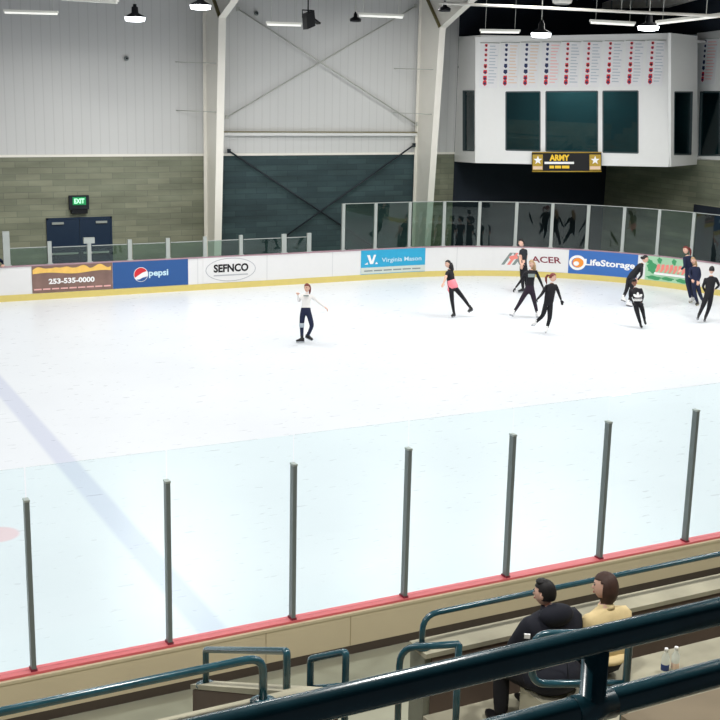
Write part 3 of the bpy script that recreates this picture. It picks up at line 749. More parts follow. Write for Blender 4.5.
for i in range(-1, 10):
    x0, x1 = px0+ps*i+.008, px0+ps*(i+1)-.008
    tag(obj('glass_shield', MB().box((x0, -.008, 1.07), (x1, .008, 3.115)), 'near_glass'), 'clear near glass pane, %s from the left' % ORD[i+1], 'glass pane', 'panes on the near boards')

# ================================================================== STANDS
ZF = .55
struct('floor_walkway', MB().box((-6, -9, ZF-.1), (22, -.05, ZF)), 'concrete_floor', 'grey concrete walkway behind the near boards', 'floor')
# front wall of the stands (parapet), its dark painted back faces the seats
YP = -3.5; PX = 4.45
mb = MB().box((PX, YP, ZF), (22, YP+.22, 2.31), 0); mb.box((PX, YP-.02, 2.31), (22, YP+.24, 2.35), 1); mb.box((PX+.06, YP-.012, ZF), (22, YP+.001, 2.31), 2)
struct('wall_front', mb, ['concrete_end', 'concrete_light', 'brown_paint'], 'concrete parapet wall in front of the seated couple', 'wall')
mb = MB()
mb.box((PX, -4.95, ZF), (22, YP-.01, 1.82))
tiers = [(2.2, -4.02, -4.9, 0), (2.6, -4.9, -5.8, 0), (3.0, -5.8, -6.7, 1), (3.4, -6.7, -7.6, 1), (3.8, -7.6, -8.5, 1), (4.2, -8.5, -9.4, 1), (4.6, -9.4, -12, 1)]
for i, (z, ya, yb, mi) in enumerate(tiers): mb.box((5.0 if i == 0 else PX, yb, ZF), (22, ya, z), mi)
struct('floor_tiers', mb, ['concrete_light', 'concrete_brown'], 'stepped concrete seating tiers at lower right', 'floor')
mb = MB(); steps = 13
for i in range(steps): mb.box((2.86, -9.5, ZF), (PX, -2.75-i*.27, ZF+.25+.183*i))
struct('floor_stairs', mb, 'concrete_light', 'concrete aisle stairs going down to the walkway', 'stairs')
# cheek wall beside the stairs with sloping top
ck = [(-3.02, ZF), (-3.02, 2.2), (-5.2, 3.2), (-5.2, ZF)]
mb = MB().prism([(2.72, a, b) for a, b in ck], (.13, 0, 0), 0)
struct('wall_cheek', mb, 'brown_paint')
mb = MB().prism([(2.71, -3.0, 2.2), (2.71, -3.0, 2.235), (2.71, -5.2, 3.245), (2.71, -5.2, 3.2)], (.15, 0, 0))
struct('trim_cheek', mb, 'concrete_light')
# left platform
mb = MB().box((-6, -6.6, ZF), (2.66, -5.1, 3.25))
for i, z in enumerate((3.6, 4.0, 4.4)): mb.box((-6, -7.5-i*.9, ZF), (2.86, -6.6-i*.9, z))
struct('floor_platform', mb, 'concrete_light', 'concrete platform edge at lower left behind the long rail', 'floor')

# ---- rails -----------------------------------------------------------
RP = .024
def arc_path(pts, r=.12, n=5):
    pts = [V(p) for p in pts]; out = [pts[0]]
    for i in range(1, len(pts)-1):
        a, b, c = pts[i-1], pts[i], pts[i+1]; d0 = (a-b).normalized(); d1 = (c-b).normalized(); rr = r[i] if isinstance(r, dict) and i in r else (r if not isinstance(r, dict) else 0)
        if rr < .005: out += [b+d0*.004, b+d1*.004]; continue
        p, q = b+d0*rr, b+d1*rr
        for k in range(n+1):
            f = k/n; out.append(p*(1-f)**2+b*2*f*(1-f)+q*f*f)
    out.append(pts[-1]); return out
def flange(P, par): obj('base_flange', MB().lathe(P, [(.075, 0), (.075, .014), (.035, .03)], 14), 'rail_paint', par)
# foreground guard rail parallel to the boards
ry = -9.02; rz1, rz2 = 5.52, 5.365
t = thing('guard_rail', (1.55, ry, 4.2), 'thick dark teal foreground guard rail crossing the lower right', 'rail')
obj('top_rail', MB().tube([(-2.5, ry, rz1), (6, ry, rz1)], .031, 18), 'rail_paint', t)
obj('lower_rail', MB().tube([(-2.5, ry, rz2), (6, ry, rz2)], .031, 18), 'rail_paint', t)
for x in (1.535, 3.9, -1.3): obj('post', MB().tube([(x, ry, 4.2 if x > 2.9 else 3.9), (x, ry, rz1-.015)], .0285, 16), 'rail_paint', t)
obj('weld_collar', MB().tube([(1.535-.05, ry, rz2), (1.535+.05, ry, rz2)], .034, 16), 'rail_paint', t)
# parapet rail
yr = YP+.1; x0 = hit(422.5, 625, 1, yr).x; zr = hit(560, 587, 1, yr).z
t = thing('guard_rail', (x0, yr, 2.35), 'thin dark rail on top of the parapet in front of the seated couple', 'rail')
obj('rail_tube', MB().tube(arc_path([(x0, yr, 2.35), (x0, yr, zr), (22, yr, zr)], .14), RP, 12), 'rail_paint', t)
for x in (10.0, 14): obj('post', MB().tube([(x, yr, 2.35), (x, yr, zr)], RP, 10), 'rail_paint', t)
flange(V((x0, yr, 2.35)), t)
# left long rail on the platform
P = hit(263, 703, 2, 3.25); yl = P.y; Pt = hit(230, 663.5, 1, yl); zt = Pt.z
t = thing('guard_rail', P, 'long dark teal rail with a bent end at lower left', 'rail')
obj('rail_tube', MB().tube(arc_path([(-5, yl, zt), (P.x, yl, zt), (P.x, yl, 3.25)], .1), RP, 12), 'rail_paint', t)
flange(V((P.x, yl, 3.25)), t); obj('post', MB().tube([(-1.5, yl, 3.25), (-1.5, yl, zt)], RP, 10), 'rail_paint', t)
# stair loops
def loop(name, pts, r, lb, bars=(), base=()):
    t = thing('handrail', pts[0], lb, 'rail', 'handrails in the stair aisle')
    obj('rail_tube', MB().tube(arc_path(pts, r), RP, 12), 'rail_paint', t)
    for a, b in bars: obj('lower_bar', MB().tube([a, b], RP*.9, 10), 'rail_paint', t)
    for b in base: flange(V(b), t)
d1, d2 = 8.9, 7.45
A0, A1 = at(206, 686, d1), at(207, 645.5, d1); B0, B1 = at(286.5, 696, d2), at(290, 646, d2)
A1.x = A0.x; A1.y = A0.y; B1.x = B0.x; B1.y = B0.y
loop('', [A0, A1, B1, B0], {1: .03, 2: .03}, 'dark handrail loop standing on the sloping stair cheek, lower left', (), (A0, B0))
A1, B1 = at(310.5, 659, 8.1), at(346, 652, 7.75); A2 = at(310.5, 692, 8.1); B2 = at(346, 690, 7.75)
A2.x, A2.y = A1.x, A1.y; B2.x, B2.y = B1.x, B1.y
def stair_z(P):
    if P.x > PX:
        return max([z for z, ya, yb, _ in tiers if yb <= P.y <= ya] or [1.82])
    if P.x > 2.86: return max([ZF]+[ZF+.25+.183*i for i in range(steps) if P.y <= -2.75-i*.27])
    return 3.25
loop('', [V((A1.x, A1.y, stair_z(A1))), A1, B1, V((B1.x, B1.y, stair_z(B1)))], {1: .03, 2: .03}, 'small square handrail loop in the middle of the aisle', [(A2, B2)])
A1, B1 = at(400, 648, 8.3), at(459, 644, 8.05)
loop('', [V((A1.x, A1.y, stair_z(A1))), A1, B1, V((B1.x, B1.y, stair_z(B1)))], {1: .13, 2: .0}, 'handrail loop with curved left corner at left end of the parapet')
A1, B1 = at(534, 634, 7.2), at(630, 632, 7.2); A2, B2 = at(534, 690, 7.2), at(630, 690, 7.2)
A2.x, A2.y = A1.x, A1.y; B2.x, B2.y = B1.x, B1.y
loop('', [V((B2.x, B2.y, stair_z(B1))), B1, A1, A2, B2], {1: .02, 2: .1, 3: .1}, 'handrail loop with round corners behind the seated couple')
# bottles
for px, py, lb, c in ((664.5, 672.5, 'small clear bottle with dark blue label on the bench, left one', 'bottle_label'), (674.5, 671, 'small clear bottle with pale label on the bench, right one', 'tan')):
    P = hit(px, py, 2, 2.2); t = thing('bottle', P, lb, 'bottle', 'bottles on the bench')
    obj('bottle_body', MB().lathe(P, [(.028, 0), (.032, .01), (.032, .13), (.014, .17), (.014, .185)], 14), 'bottle_clear', t)
    obj('wrap_label', MB().lathe(P+V((0, 0, .025)), [(.0325, 0), (.0335, .002), (.0335, .05), (.0325, .052)], 14), c, t)
    obj('bottle_cap', MB().lathe(P+V((0, 0, .183)), [(.016, 0), (.016, .022), (.013, .026)], 12), 'white', t)

# ================================================================== LIGHT FIXTURES
def zroof(y): return 13.4+(10.15-13.4)*(y-13)/(YW+.3-13) if y > 13 else 13.4+(9.7-13.4)*(13-y)/27
def highbay(px, py, d, lit, lb, sc=1.0):
    P = at(px, py, d); t = thing('high_bay_lamp', P, lb, 'lamp', 'high bay lamps under the roof')
    obj('suspension_cable', MB().tube([P+V((0, 0, .32*sc)), (P.x, P.y, zroof(P.y))], .014, 6), 'cable_grey', t)
    obj('housing', MB().lathe(P+V((0, 0, .02)), [(.3*sc, 0), (.26*sc, .04*sc), (.1*sc, .12*sc), (.09*sc, .28*sc), (.05*sc, .3*sc), (.05*sc, .36*sc)], 20), 'black_metal', t)
    obj('lens', MB().lathe(P+V((0, 0, -.1*sc)), [(.16*sc, 0), (.27*sc, .02*sc), (.29*sc, .12*sc)], 20), 'lamp_lit' if lit else 'black_metal', t)
    return P
L1 = highbay(135, 18, 34, 1, 'lit lamp hanging at upper left over the siding')
L2 = highbay(200.5, 6, 33, 1, 'lit lamp at top edge left of the first column')
L3 = highbay(541, 34, 34.5, 1, 'lit lamp hanging in front of the press box banners')
L4 = highbay(648.5, 27, 33, 1, 'lit lamp above the right end of the press box')
highbay(355.5, 20, 33, 0, 'small dark unlit lamp hanging before the siding between the columns', .55)
highbay(444.5, 9.5, 33, 0, 'small dark unlit lamp at the head of the second column', .6)
P = at(308, 20, 32); t = thing('spotlight', P, 'black spotlight hanging at top edge between the columns', 'spotlight')
obj('suspension_pole', MB().tube([P+V((0, 0, .2)), (P.x, P.y, zroof(P.y))], .02, 8), 'black_metal', t)
obj('lamp_body', MB().obox(P+V((.02, 0, 0)), (.13, .03, .05), (0, .14, 0), (-.02, 0, .2)), 'black_metal', t)
obj('yoke', MB().tube([P+V((-.16, 0, .05)), P+V((-.17, 0, .25)), P+V((.17, 0, .25)), P+V((.2, 0, 0))], .02, 8), 'black_metal', t)
obj('shutter', MB().obox(P+V((.22, 0, -.02)), (.1, 0, -.06), (0, .12, 0), (.01, 0, .02)), 'black_metal', t)
def tube_light(p, q, d, w, lit, lb):
    P, Q = at(*p, d), at(*q, d); c = (P+Q)/2; t = thing('strip_light', c, lb, 'strip light', 'strip lights under the roof')
    D = (Q-P).normalized(); h = D.cross(V((0, 0, 1))).normalized()
    obj('tray', MB().obox(c+V((0, 0, .05)), D*((Q-P).length/2), h*w, V((0, 0, .03))), 'tube_white', t)
    obj('lamp_tube', MB().obox(c, D*((Q-P).length/2-.03), h*(w*.8), V((0, 0, .025))), 'tube_lit' if lit else 'tube_white', t)
    for e in (P+D*.15, Q-D*.15): obj('hanger', MB().tube([e+V((0, 0, .08)), (e.x, e.y, zroof(e.y))], .006, 5), 'cable_grey', t)
tube_light((4, 12.5), (58, 14), 33, .08, 1, 'thin strip light at the upper left corner')
tube_light((60, -1), (118, 2.5), 27, .12, 0, 'cream strip fixture at top edge left of the hanging lamp')
tube_light((266, 24.5), (302, 25.5), 33, .07, 1, 'strip light left of the black spotlight')
tube_light((358, 15.5), (404, 17.5), 33, .07, 1, 'strip light behind the small dark lamp')
tube_light((480, 32), (520, 32.5), 34, .1, 1, 'strip light above the left banners')
tube_light((590, 22.5), (635, 25), 32, .1, 1, 'strip light left of the lamp at upper right')
tube_light((656, 24), (740, 14), 28, .07, 1, 'long strip light at the upper right corner')
# conduit and ceiling fixture
P, Q = at(440, 3, 31), at(760, 18, 27)
t = thing('conduit', (P+Q)/2, 'long pale conduit pipe crossing the top right', 'pipe')
obj('pipe', MB().tube([P, Q], .035, 8), 'cream_steel', t)
mb = MB()
for f in (.1, .35, .6, .85): e = P.lerp(Q, f); mb.tube([e, (e.x, e.y, zroof(e.y))], .01, 5)
obj('pipe_hanger', mb, 'cable_grey', t)
P = at(562, 4, 34); t = thing('heater', P, 'round white heater housing at top edge above the press box', 'heater')
obj('housing', MB().lathe(P, [(.2, 0), (.27, .03), (.29, .1), (.25, .5)], 20), 'cream_steel', t)
obj('rim', MB().lathe(P+V((0, 0, -.015)), [(.2, 0), (.21, .015), (.19, .02)], 20), 'grey_post', t)
obj('flue', MB().tube([P+V((0, 0, .5)), (P.x, P.y, zroof(P.y))], .08, 10), 'cream_steel', t)
# ================================================================== PEOPLE
def skin_mesh(nodes, edges, root, sub=1):
    """grow one surface round a joint skeleton; nodes: name -> (point, radius)"""
    names = list(nodes); idx = {n: i for i, n in enumerate(names)}
    me = bpy.data.meshes.new('s'); me.from_pydata([tuple(nodes[n][0]) for n in names], [(idx[a], idx[b]) for a, b in edges], [])
    o = bpy.data.objects.new('s', me); COL.objects.link(o)
    sk = o.modifiers.new('k', 'SKIN'); sk.use_smooth_shade = True; sk.branch_smoothing = .3
    for n in names:
        d = me.skin_vertices[0].data[idx[n]]; r = nodes[n][1]; d.radius = r if isinstance(r, tuple) else (r, r); d.use_root = n == root
    sb = o.modifiers.new('b', 'SUBSURF'); sb.levels = sub; sb.render_levels = sub
    bpy.context.view_layer.update()
    m2 = bpy.data.meshes.new_from_object(o.evaluated_get(bpy.context.evaluated_depsgraph_get()))
    vs = [v.co.copy() for v in m2.vertices]; fs = [list(p.vertices) for p in m2.polygons]
    bpy.data.objects.remove(o); bpy.data.meshes.remove(me); bpy.data.meshes.remove(m2)
    return vs, fs
def seg_d(p, a, b):
    ab = b-a; t = max(0, min(1, (p-a).dot(ab)/max(1e-9, ab.length_squared))); return (p-a-ab*t).length, t
def hand(mb, w, d, n, s, mi, curl=.4):
    """palm, four bent fingers of unequal length and a thumb; w wrist, d forearm direction, n back of the hand"""
    d = d.normalized(); x = d.cross(n).normalized(); n = x.cross(d)
    mb.ell(w+d*.045*s, x*.04*s, d*.056*s, n*.017*s, mi, 10, 8)
    for i, (off, L) in enumerate(((-.03, .062), (-.01, .075), (.011, .07), (.03, .055))):
        p = w+d*.085*s+x*off*s; q = p+(d*math.cos(curl)-n*math.sin(curl))*L*.45*s; r = q+(d*math.cos(curl*2.2)-n*math.sin(curl*2.2))*L*.33*s; e = r+(d*math.cos(curl*3)-n*math.sin(curl*3))*L*.25*s
        mb.tube([p-d*.02*s, p, q, r, e], [.0105*s, .0105*s, .0095*s, .0085*s, .006*s], 6, mi)
    p = w+d*.03*s-x*.03*s; q = p+(d*.6-x*.75-n*.2).normalized()*.035*s; r = q+(d*.9-x*.3-n*.25).normalized()*.03*s
    mb.tube([p+x*.012*s, p, q, r], [.013*s, .013*s, .011*s, .008*s], 6, mi)
def head(mb, c, f, u, s, mi_skin, mi_eye, mi_lip):
    f = f.normalized(); u = (u-f*u.dot(f)).normalized(); x = f.cross(u)
    def warp(l):
        z = l.z; k = 1-.28*max(0, -z)**1.3; fy = l.y
        return V((l.x*k, fy*(1-.12*max(0, -z))+(.06 if fy > 0 and z < -.4 else 0), z))
    mb.ell(c, x*.073*s, f*.094*s, u*.115*s, mi_skin, 16, 12, None, warp)
    nb, nt = c+f*.088*s+u*.012*s, c+f*.112*s-u*.026*s
    mb.add([nb, nt, c+f*.086*s-u*.034*s+x*.016*s, c+f*.086*s-u*.034*s-x*.016*s, c+f*.09*s-u*.01*s+x*.008*s, c+f*.09*s-u*.01*s-x*.008*s], [(0, 4, 1), (4, 2, 1), (0, 1, 5), (5, 1, 3), (1, 2, 3)], mi_skin, True)
    for sg in (-1, 1):
        mb.ell(c+f*.081*s+u*.008*s+x*sg*.03*s, x*.013*s, f*.009*s, u*.007*s, mi_eye, 8, 6)
        mb.ell(c+x*sg*.073*s-u*.01*s-f*.005*s, x*.011*s, f*.02*s, u*.032*s, mi_skin, 8, 6)
        mb.obox(c+f*.086*s+u*.028*s+x*sg*.03*s, x*.016*s, f*.004*s, u*.003*s, mi_eye)
    mb.obox(c+f*.084*s-u*.058*s, x*.02*s, f*.006*s, u*.005*s, mi_lip)
    return f, u, x
def hair(c, f, u, s, style, m, par):
    f = f.normalized(); u = (u-f*u.dot(f)).normalized(); x = f.cross(u); mb = MB()
    drop = {'short': -.35, 'pony': -.3, 'long': -.55, 'bob': -.75, 'bun': -.3}[style]
    keep = lambda l: (l.y < .12 and l.z > drop) or l.z > .52 or (l.y < .45 and l.z > .3)
    mb.ell(c+u*.006*s-f*.004*s, x*.083*s, f*.105*s, u*.124*s, 0, 18, 14, keep)
    mb.ell(c+u*.002*s-f*.004*s, x*.078*s, f*.1*s, u*.119*s, 0, 18, 14, keep)
    if style == 'pony':
        b = c-f*.1*s+u*.05*s; mb.tube([b, b-f*.05*s+u*.01*s, b-f*.09*s-u*.06*s, b-f*.085*s-u*.15*s, b-f*.06*s-u*.24*s], [.022*s, .03*s, .036*s, .03*s, .01*s], 10)
    if style == 'long':
        b = c-f*.06*s; mb.tube([b+u*.02*s, b-f*.03*s-u*.08*s, b-f*.05*s-u*.18*s, b-f*.04*s-u*.29*s], [.08*s, .085*s, .075*s, .03*s], 12)
    if style == 'bun': mb.ell(c-f*.11*s+u*.03*s, x*.045*s, f*.045*s, u*.045*s, 0, 10, 8)
    if style == 'bob':
        mb.ell(c-u*.022*s-f*.022*s, x*.1*s, f*.104*s, u*.148*s, 0, 20, 14, lambda l: l.y < .38 or l.z > .62)
    if style == 'short': mb.ell(c+u*.1*s+f*.035*s, x*.06*s, f*.05*s, u*.03*s, 0, 10, 8)
    return obj('hair', mb, m, par)
def skate(ank, toe, up, s, bm_, par, nm='skate'):
    d = (toe-ank); d = (d-up*d.dot(up)).normalized(); x = d.cross(up).normalized(); h = .085*s
    sole = ank-up*h; mb = MB()
    secs = [(-.07, .0, .032, .1), (-.02, .0, .036, .13), (.04, .0, .038, .11), (.1, 0, .042, .07), (.16, 0, .04, .05), (.19, .008, .022, .035)]
    vs = []
    for y, z0, hw, z1 in secs:
        c = sole+d*y*s
        vs += [c+x*hw*s*.85+up*z0*s, c+x*hw*s+up*(z0+.02)*s, c+x*hw*s*.7+up*z1*s, c-x*hw*s*.7+up*z1*s, c-x*hw*s+up*(z0+.02)*s, c-x*hw*s*.85+up*z0*s]
    n = 6; fs = [(i*n+k, i*n+(k+1) % n, (i+1)*n+(k+1) % n, (i+1)*n+k) for i in range(len(secs)-1) for k in range(n)]
    fs += [tuple(range(n))[::-1], tuple(range(len(vs)-n, len(vs)))]
    mb.add(vs, fs, 0, True); mb.tube([sole+up*.08*s-d*.015*s, ank+up*.0*s, ank+up*.1*s], [.042*s, .044*s, .05*s], 12)
    o = obj(nm, mb, bm_, par)
    b = MB(); b.prism([sole-x*.004+d*y*s+up*z*s for y, z in ((-.08, 0), (-.08, -.035), (-.07, -.045), (.16, -.045), (.185, -.03), (.18, 0))], x*.008)
    for y in (-.045, .1): b.obox(sole+d*y*s-up*.014*s, d*.03*s, x*.014*s, up*.014*s)
    obj('blade', b, 'blade', o)
BASE_EDGES = [('pelvis', 'waist'), ('waist', 'chest'), ('chest', 'neck0'), ('neck0', 'neck'), ('chest', 'shL'), ('shL', 'elL'), ('elL', 'wrL'), ('chest', 'shR'), ('shR', 'elR'), ('elR', 'wrR'),
              ('pelvis', 'hipL'), ('hipL', 'knL'), ('knL', 'anL'), ('pelvis', 'hipR'), ('hipR', 'knR'), ('knR', 'anR')]
RAD = dict(pelvis=.135, waist=.12, chest=.138, neck0=.068, neck=.058, shL=.062, shR=.062, elL=.042, elR=.042, wrL=.028, wrR=.028, hipL=.098, hipR=.098, knL=.066, knR=.066, anL=.044, anR=.044)
def person(J, s, label, group, cl, hd, hstyle, hmat, boots, sleeves='long', rad=None, feet=True, extra=None, up=None, gloves=False, hs=1):
    """J: joints in world space incl. head centre; cl: (top, bottom, skin) materials; hd: facing direction"""
    R = dict(RAD); R.update(rad or {})
    nodes = {}
    for k in ('pelvis', 'waist', 'chest', 'neck0', 'neck', 'shL', 'elL', 'wrL', 'shR', 'elR', 'wrR', 'hipL', 'knL', 'anL', 'hipR', 'knR', 'anR'):
        r = R[k]; nodes[k] = (J[k], tuple(q*s for q in r) if isinstance(r, tuple) else r*s)
    edges = list(BASE_EDGES)
    vs, fs = skin_mesh(nodes, edges, 'pelvis')
    zmin = min(J['toeL'].z, J['toeR'].z, J['anL'].z, J['anR'].z) if feet else min(v.z for v in vs)
    t = thing('person', (J['pelvis'].x, J['pelvis'].y, max(0, zmin)), label, 'person', group)
    mats = [cl[2], cl[0], cl[1], 'eye', 'lip']
    mb = MB()
    mb.v = list(vs)
    for f in fs:
        c = sum((vs[i] for i in f), V((0, 0, 0)))/len(f); best = None
        for a, b in edges:
            d, tt = seg_d(c, J[a], J[b]); ra, rb = R[a], R[b]
            d -= .5*s*((ra if not isinstance(ra, tuple) else ra[0])*(1-tt)+(rb if not isinstance(rb, tuple) else rb[0])*tt)
            if best is None or d < best[0]: best = (d, a, b, tt)
        _, a, b, tt = best
        if b == 'neck': mi = 0 if seg_d(c, J[a], J[b])[0] < 1.25*rb*s else 1
        elif b == 'neck0': mi = 1
        elif b in ('elL', 'elR'): mi = 1 if sleeves != 'none' and (sleeves != 'short' or tt < .62) else 0
        elif b in ('wrL', 'wrR'): mi = 1 if sleeves == 'long' and tt < .97 else 0
        elif b in ('hipL', 'hipR', 'knL', 'knR', 'anL', 'anR'): mi = 2
        elif b == 'waist': mi = 2 if tt < .45 else 1
        else: mi = 1
        mb.f.append(f); mb.m.append(mi); mb.sm.append(True)
    f, u, x = head(mb, J['head'], hd, up or (J['head']-J['neck0']), s*hs, 0, 3, 4)
    for q in 'LR':
        d = J['wr'+q]-J['el'+q]; n = V((0, 0, 1)) if abs(d.normalized().z) < .8 else x*(1 if q == 'L' else -1)
        hand(mb, J['wr'+q], d, n, s, 1 if gloves else 0)
    obj('body', mb, mats, t)
    hair(J['head'], hd, up or (J['head']-J['neck0']), s*hs, hstyle, hmat, t)
    if feet:
        for q in 'LR':
            a, toe = J['an'+q], J['toe'+q]; upv = (J['kn'+q]-a).normalized(); fd = toe-a
            if abs(fd.normalized().dot(upv)) > .85: fd = fd+f*.1
            # boots stay near upright to the shin but let the toe drop
            w_ = (upv+V((0, 0, .6))).normalized()
            skate(a, a+fd, w_, s*.88, boots, t)
    if extra: extra(t, J, f, u, x, s)
    return t

def pose(P, D, H, **kw):
    """joints from image measurements: name -> (x, y[, depth offset]); standing at depth D"""
    J = {}
    for k, q in P.items(): J[k] = at(q[0], q[1], D+(q[2] if len(q) > 2 else 0))
    m = lambda a, b, f=.5: J[a].lerp(J[b], f)
    if 'waist' not in J: J['waist'] = m('pelvis', 'chest', .45)
    if 'neck0' not in J: J['neck0'] = m('chest', 'neck', .75)
    return J
def ground(x, y): return dep(hit(x, y, 2, 0))
def skater(P, foot, s, label, cl, face, hst, hm, boots, **k):
    D = ground(*foot); J = pose(P, D, s)
    # keep the lower blade on the ice
    lo_ = min(J['anL'].z, J['anR'].z)-.13*s
    for n in J: J[n] = J[n]-V((0, 0, lo_))
    fd = RT*face[0]+UP*face[1]-FW*face[2]; fd.z *= .5
    return person(J, s, label, 'skaters on the ice', cl, fd, hst, hm, boots, **k)

def knee_patch(t, J, f, u, x, s):
    d = (J['anL']-J['knL']).normalized(); obj('knee_band', MB().tube([J['knL']-d*.06, J['knL']+d*.05], [.072*s, .067*s], 12), 'slate', t)
    c = J['chest']; P = lambda a, b, o: c+RT*a+UP*b-FW*(.14*s+o)
    obj('chest_print', MB().obox(c+UP*.05-FW*.135*s, RT*.07, UP*.018, FW*.01), 'grey_text', t)
skater(dict(head=(307, 287), neck=(307, 291.8), chest=(306.3, 297), pelvis=(305.5, 310.5), shL=(302, 294.8), elL=(298.6, 300.5, .1), wrL=(297.8, 293.5, -.25), shR=(311, 295), elR=(318, 301, .1), wrR=(324.5, 306, .1),
            hipL=(302.6, 312), knL=(301.7, 324.5, -.05), anL=(302, 337.6), toeL=(299.5, 340), hipR=(308.8, 312), knR=(312, 325, -.1), anR=(308, 334.5, .12), toeR=(311, 336.5, .1)), (304, 343.5), .97,
       'skater in white top with dark pants and arms spread, alone in mid ice', ('cloth_white', 'cloth_navy', 'skin'), (-.35, 0, .9), 'pony', 'hair_auburn', 'boot_black', extra=knee_patch)

def tied_jacket(t, J, f, u, x, s):
    a, b = J['pelvis'], J['waist']; ax = (b-a).normalized()
    obj('tied_jacket', MB().tube([a-ax*.05, a+ax*.0, a.lerp(b, .6), b+ax*.03], [.15*s, .165*s, .15*s, .135*s], 16), 'cloth_pink', t)
    obj('jacket_sleeve', MB().tube([a+f*.14, a+f*.17-ax*.08, a+f*.16-ax*.17], [.03, .035, .02], 8), 'cloth_pink', t)
skater(dict(head=(448, 263), neck=(449.2, 267.8), chest=(449.3, 273), pelvis=(453, 286), shL=(447.2, 271, -.12), elL=(445.3, 278, -.25), wrL=(443.5, 282, -.3), shR=(451.8, 271, .12), elR=(453, 277, .25), wrR=(450.5, 281, .25),
            hipL=(451, 287.5, -.07), knL=(452.3, 301, -.07), anL=(454, 312.5, -.05), toeL=(453, 315.5, -.1), hipR=(455.3, 287, .08), knR=(463.8, 297.5, .08), anR=(470.5, 307, .1), toeR=(473, 309.5, .1)), (454.5, 317.5), .95,
       'skater in black top with pink jacket tied round the waist', ('cloth_black', 'cloth_black', 'skin'), (-.9, -.05, .35), 'long', 'hair_black', 'boot_black', sleeves='short', extra=tied_jacket)

skater(dict(head=(521.5, 243.5), neck=(522.8, 248.5), chest=(523.3, 254.5), pelvis=(523.8, 270), shL=(520.8, 251.3, -.1), elL=(519.8, 259, -.1), wrL=(521, 265.5, -.2), shR=(526, 251.3, .08), elR=(526, 259.5, .1), wrR=(522.8, 264, -.16),
            hipL=(522, 271.5, -.05), knL=(522.5, 281, -.05), anL=(523, 289.5), toeL=(520.5, 291.5), hipR=(525.6, 271.5, .05), knR=(526.3, 281, .05), anR=(526.8, 289.5, .1), toeR=(525, 291.5)), (523.5, 293.5), 1.06,
       'tall skater in dark short sleeved shirt standing by the boards', ('cloth_charcoal', 'cloth_black', 'skin'), (-.9, 0, .3), 'short', 'hair_black', 'boot_black', sleeves='short')
def chest_print(t, J, f, u, x, s):
    c = J['chest']; obj('chest_print', MB().obox(c-UP*.03-FW*.145*s, RT*.1, UP*.05, FW*.008), 'grey_text', t)
skater(dict(head=(531.5, 264), neck=(531, 269), chest=(530.8, 275), pelvis=(529.2, 289.5), shL=(525.8, 272.3), elL=(520.8, 281, .05), wrL=(515.5, 288, .05), shR=(536.3, 272.3), elR=(540.5, 281.5, .05), wrR=(543.3, 288, -.05),
            hipL=(526.3, 291.3), knL=(519.5, 303.5), anL=(513.3, 313), toeL=(510.8, 315.5, -.05), hipR=(532.3, 291.3), knR=(535, 304), anR=(537.3, 314, .05), toeR=(539, 316, 0)), (512, 318), .98,
       'skater in black hoodie with loose fair hair and legs spread wide', ('cloth_black', 'cloth_purple', 'skin'), (-.65, -.1, .7), 'long', 'hair_blond', 'boot_white', extra=chest_print, gloves=True)
skater(dict(head=(553, 275.3), neck=(552, 280.2), chest=(551.3, 286), pelvis=(548.3, 301), shL=(547, 283.5, -.06), elL=(542, 292, -.1), wrL=(537, 297.5, -.2), shR=(556, 283.3, .06), elR=(559, 291.5, .05), wrR=(561.3, 298, -.05),
            hipL=(546, 303), knL=(543, 313.5, .02), anL=(535.5, 320.5, .1), toeL=(531, 324), hipR=(550.3, 303), knR=(549.8, 316), anR=(546.8, 327), toeR=(546, 330, -.08)), (545.5, 334), 1.0,
       'skater in black with auburn ponytail, nearest of the group at centre right', ('cloth_black', 'cloth_black', 'skin'), (.8, 0, .25), 'pony', 'hair_auburn', 'boot_white', gloves=True)
skater(dict(head=(645.3, 258), neck=(643, 262), chest=(639.5, 266), pelvis=(630.3, 276), shL=(639, 264, .1), elL=(634.5, 268.5, .3), wrL=(636, 277, .3), shR=(642, 266.5, -.12), elR=(641.5, 274.5, -.2), wrR=(637.5, 279, -.25),
            hipL=(629, 278, .05), knL=(627, 288, .05), anL=(623.3, 296.5, .1), toeL=(620, 299.5, .1), hipR=(631.3, 278, -.06), knR=(632.3, 290, -.1), anR=(628.6, 301.5, -.05), toeR=(626, 304.5, -.05)), (627, 306.5), 1.0,
       'skater in black bending far forward beside the blue advert', ('cloth_black', 'cloth_black', 'skin'), (.9, -.2, .1), 'bun', 'hair_black', 'boot_white')
def trefoil(t, J, f, u, x, s):
    c = J['chest'].lerp(J['waist'], .95); c = c-FW*.175*s; mb = MB(); X, U = RT, UP
    P = lambda a, b, o: c+X*a+U*b-FW*o
    def leaf(ang, w, h): 
        pts = [(0, 0), (w*.8, h*.35), (w, h*.62), (w*.55, h*.88), (0, h), (-w*.55, h*.88), (-w, h*.62), (-w*.8, h*.35)]
        return [(a*math.cos(ang)-b*math.sin(ang), .0+a*math.sin(ang)+b*math.cos(ang)) for a, b in pts]
    for i, ang in enumerate((0, .95, -.95)): poly(mb, P, leaf(ang, .04, .16), .002+.003*i)
    obj('leaf_print', mb, 'white', t)
    mb = MB(); 
    for v in (-.06, -.1): poly(mb, P, [(-.14, v), (.14, v), (.12, v+.025), (-.12, v+.025)], .002)
    obj('bar_print', mb, 'white', t)
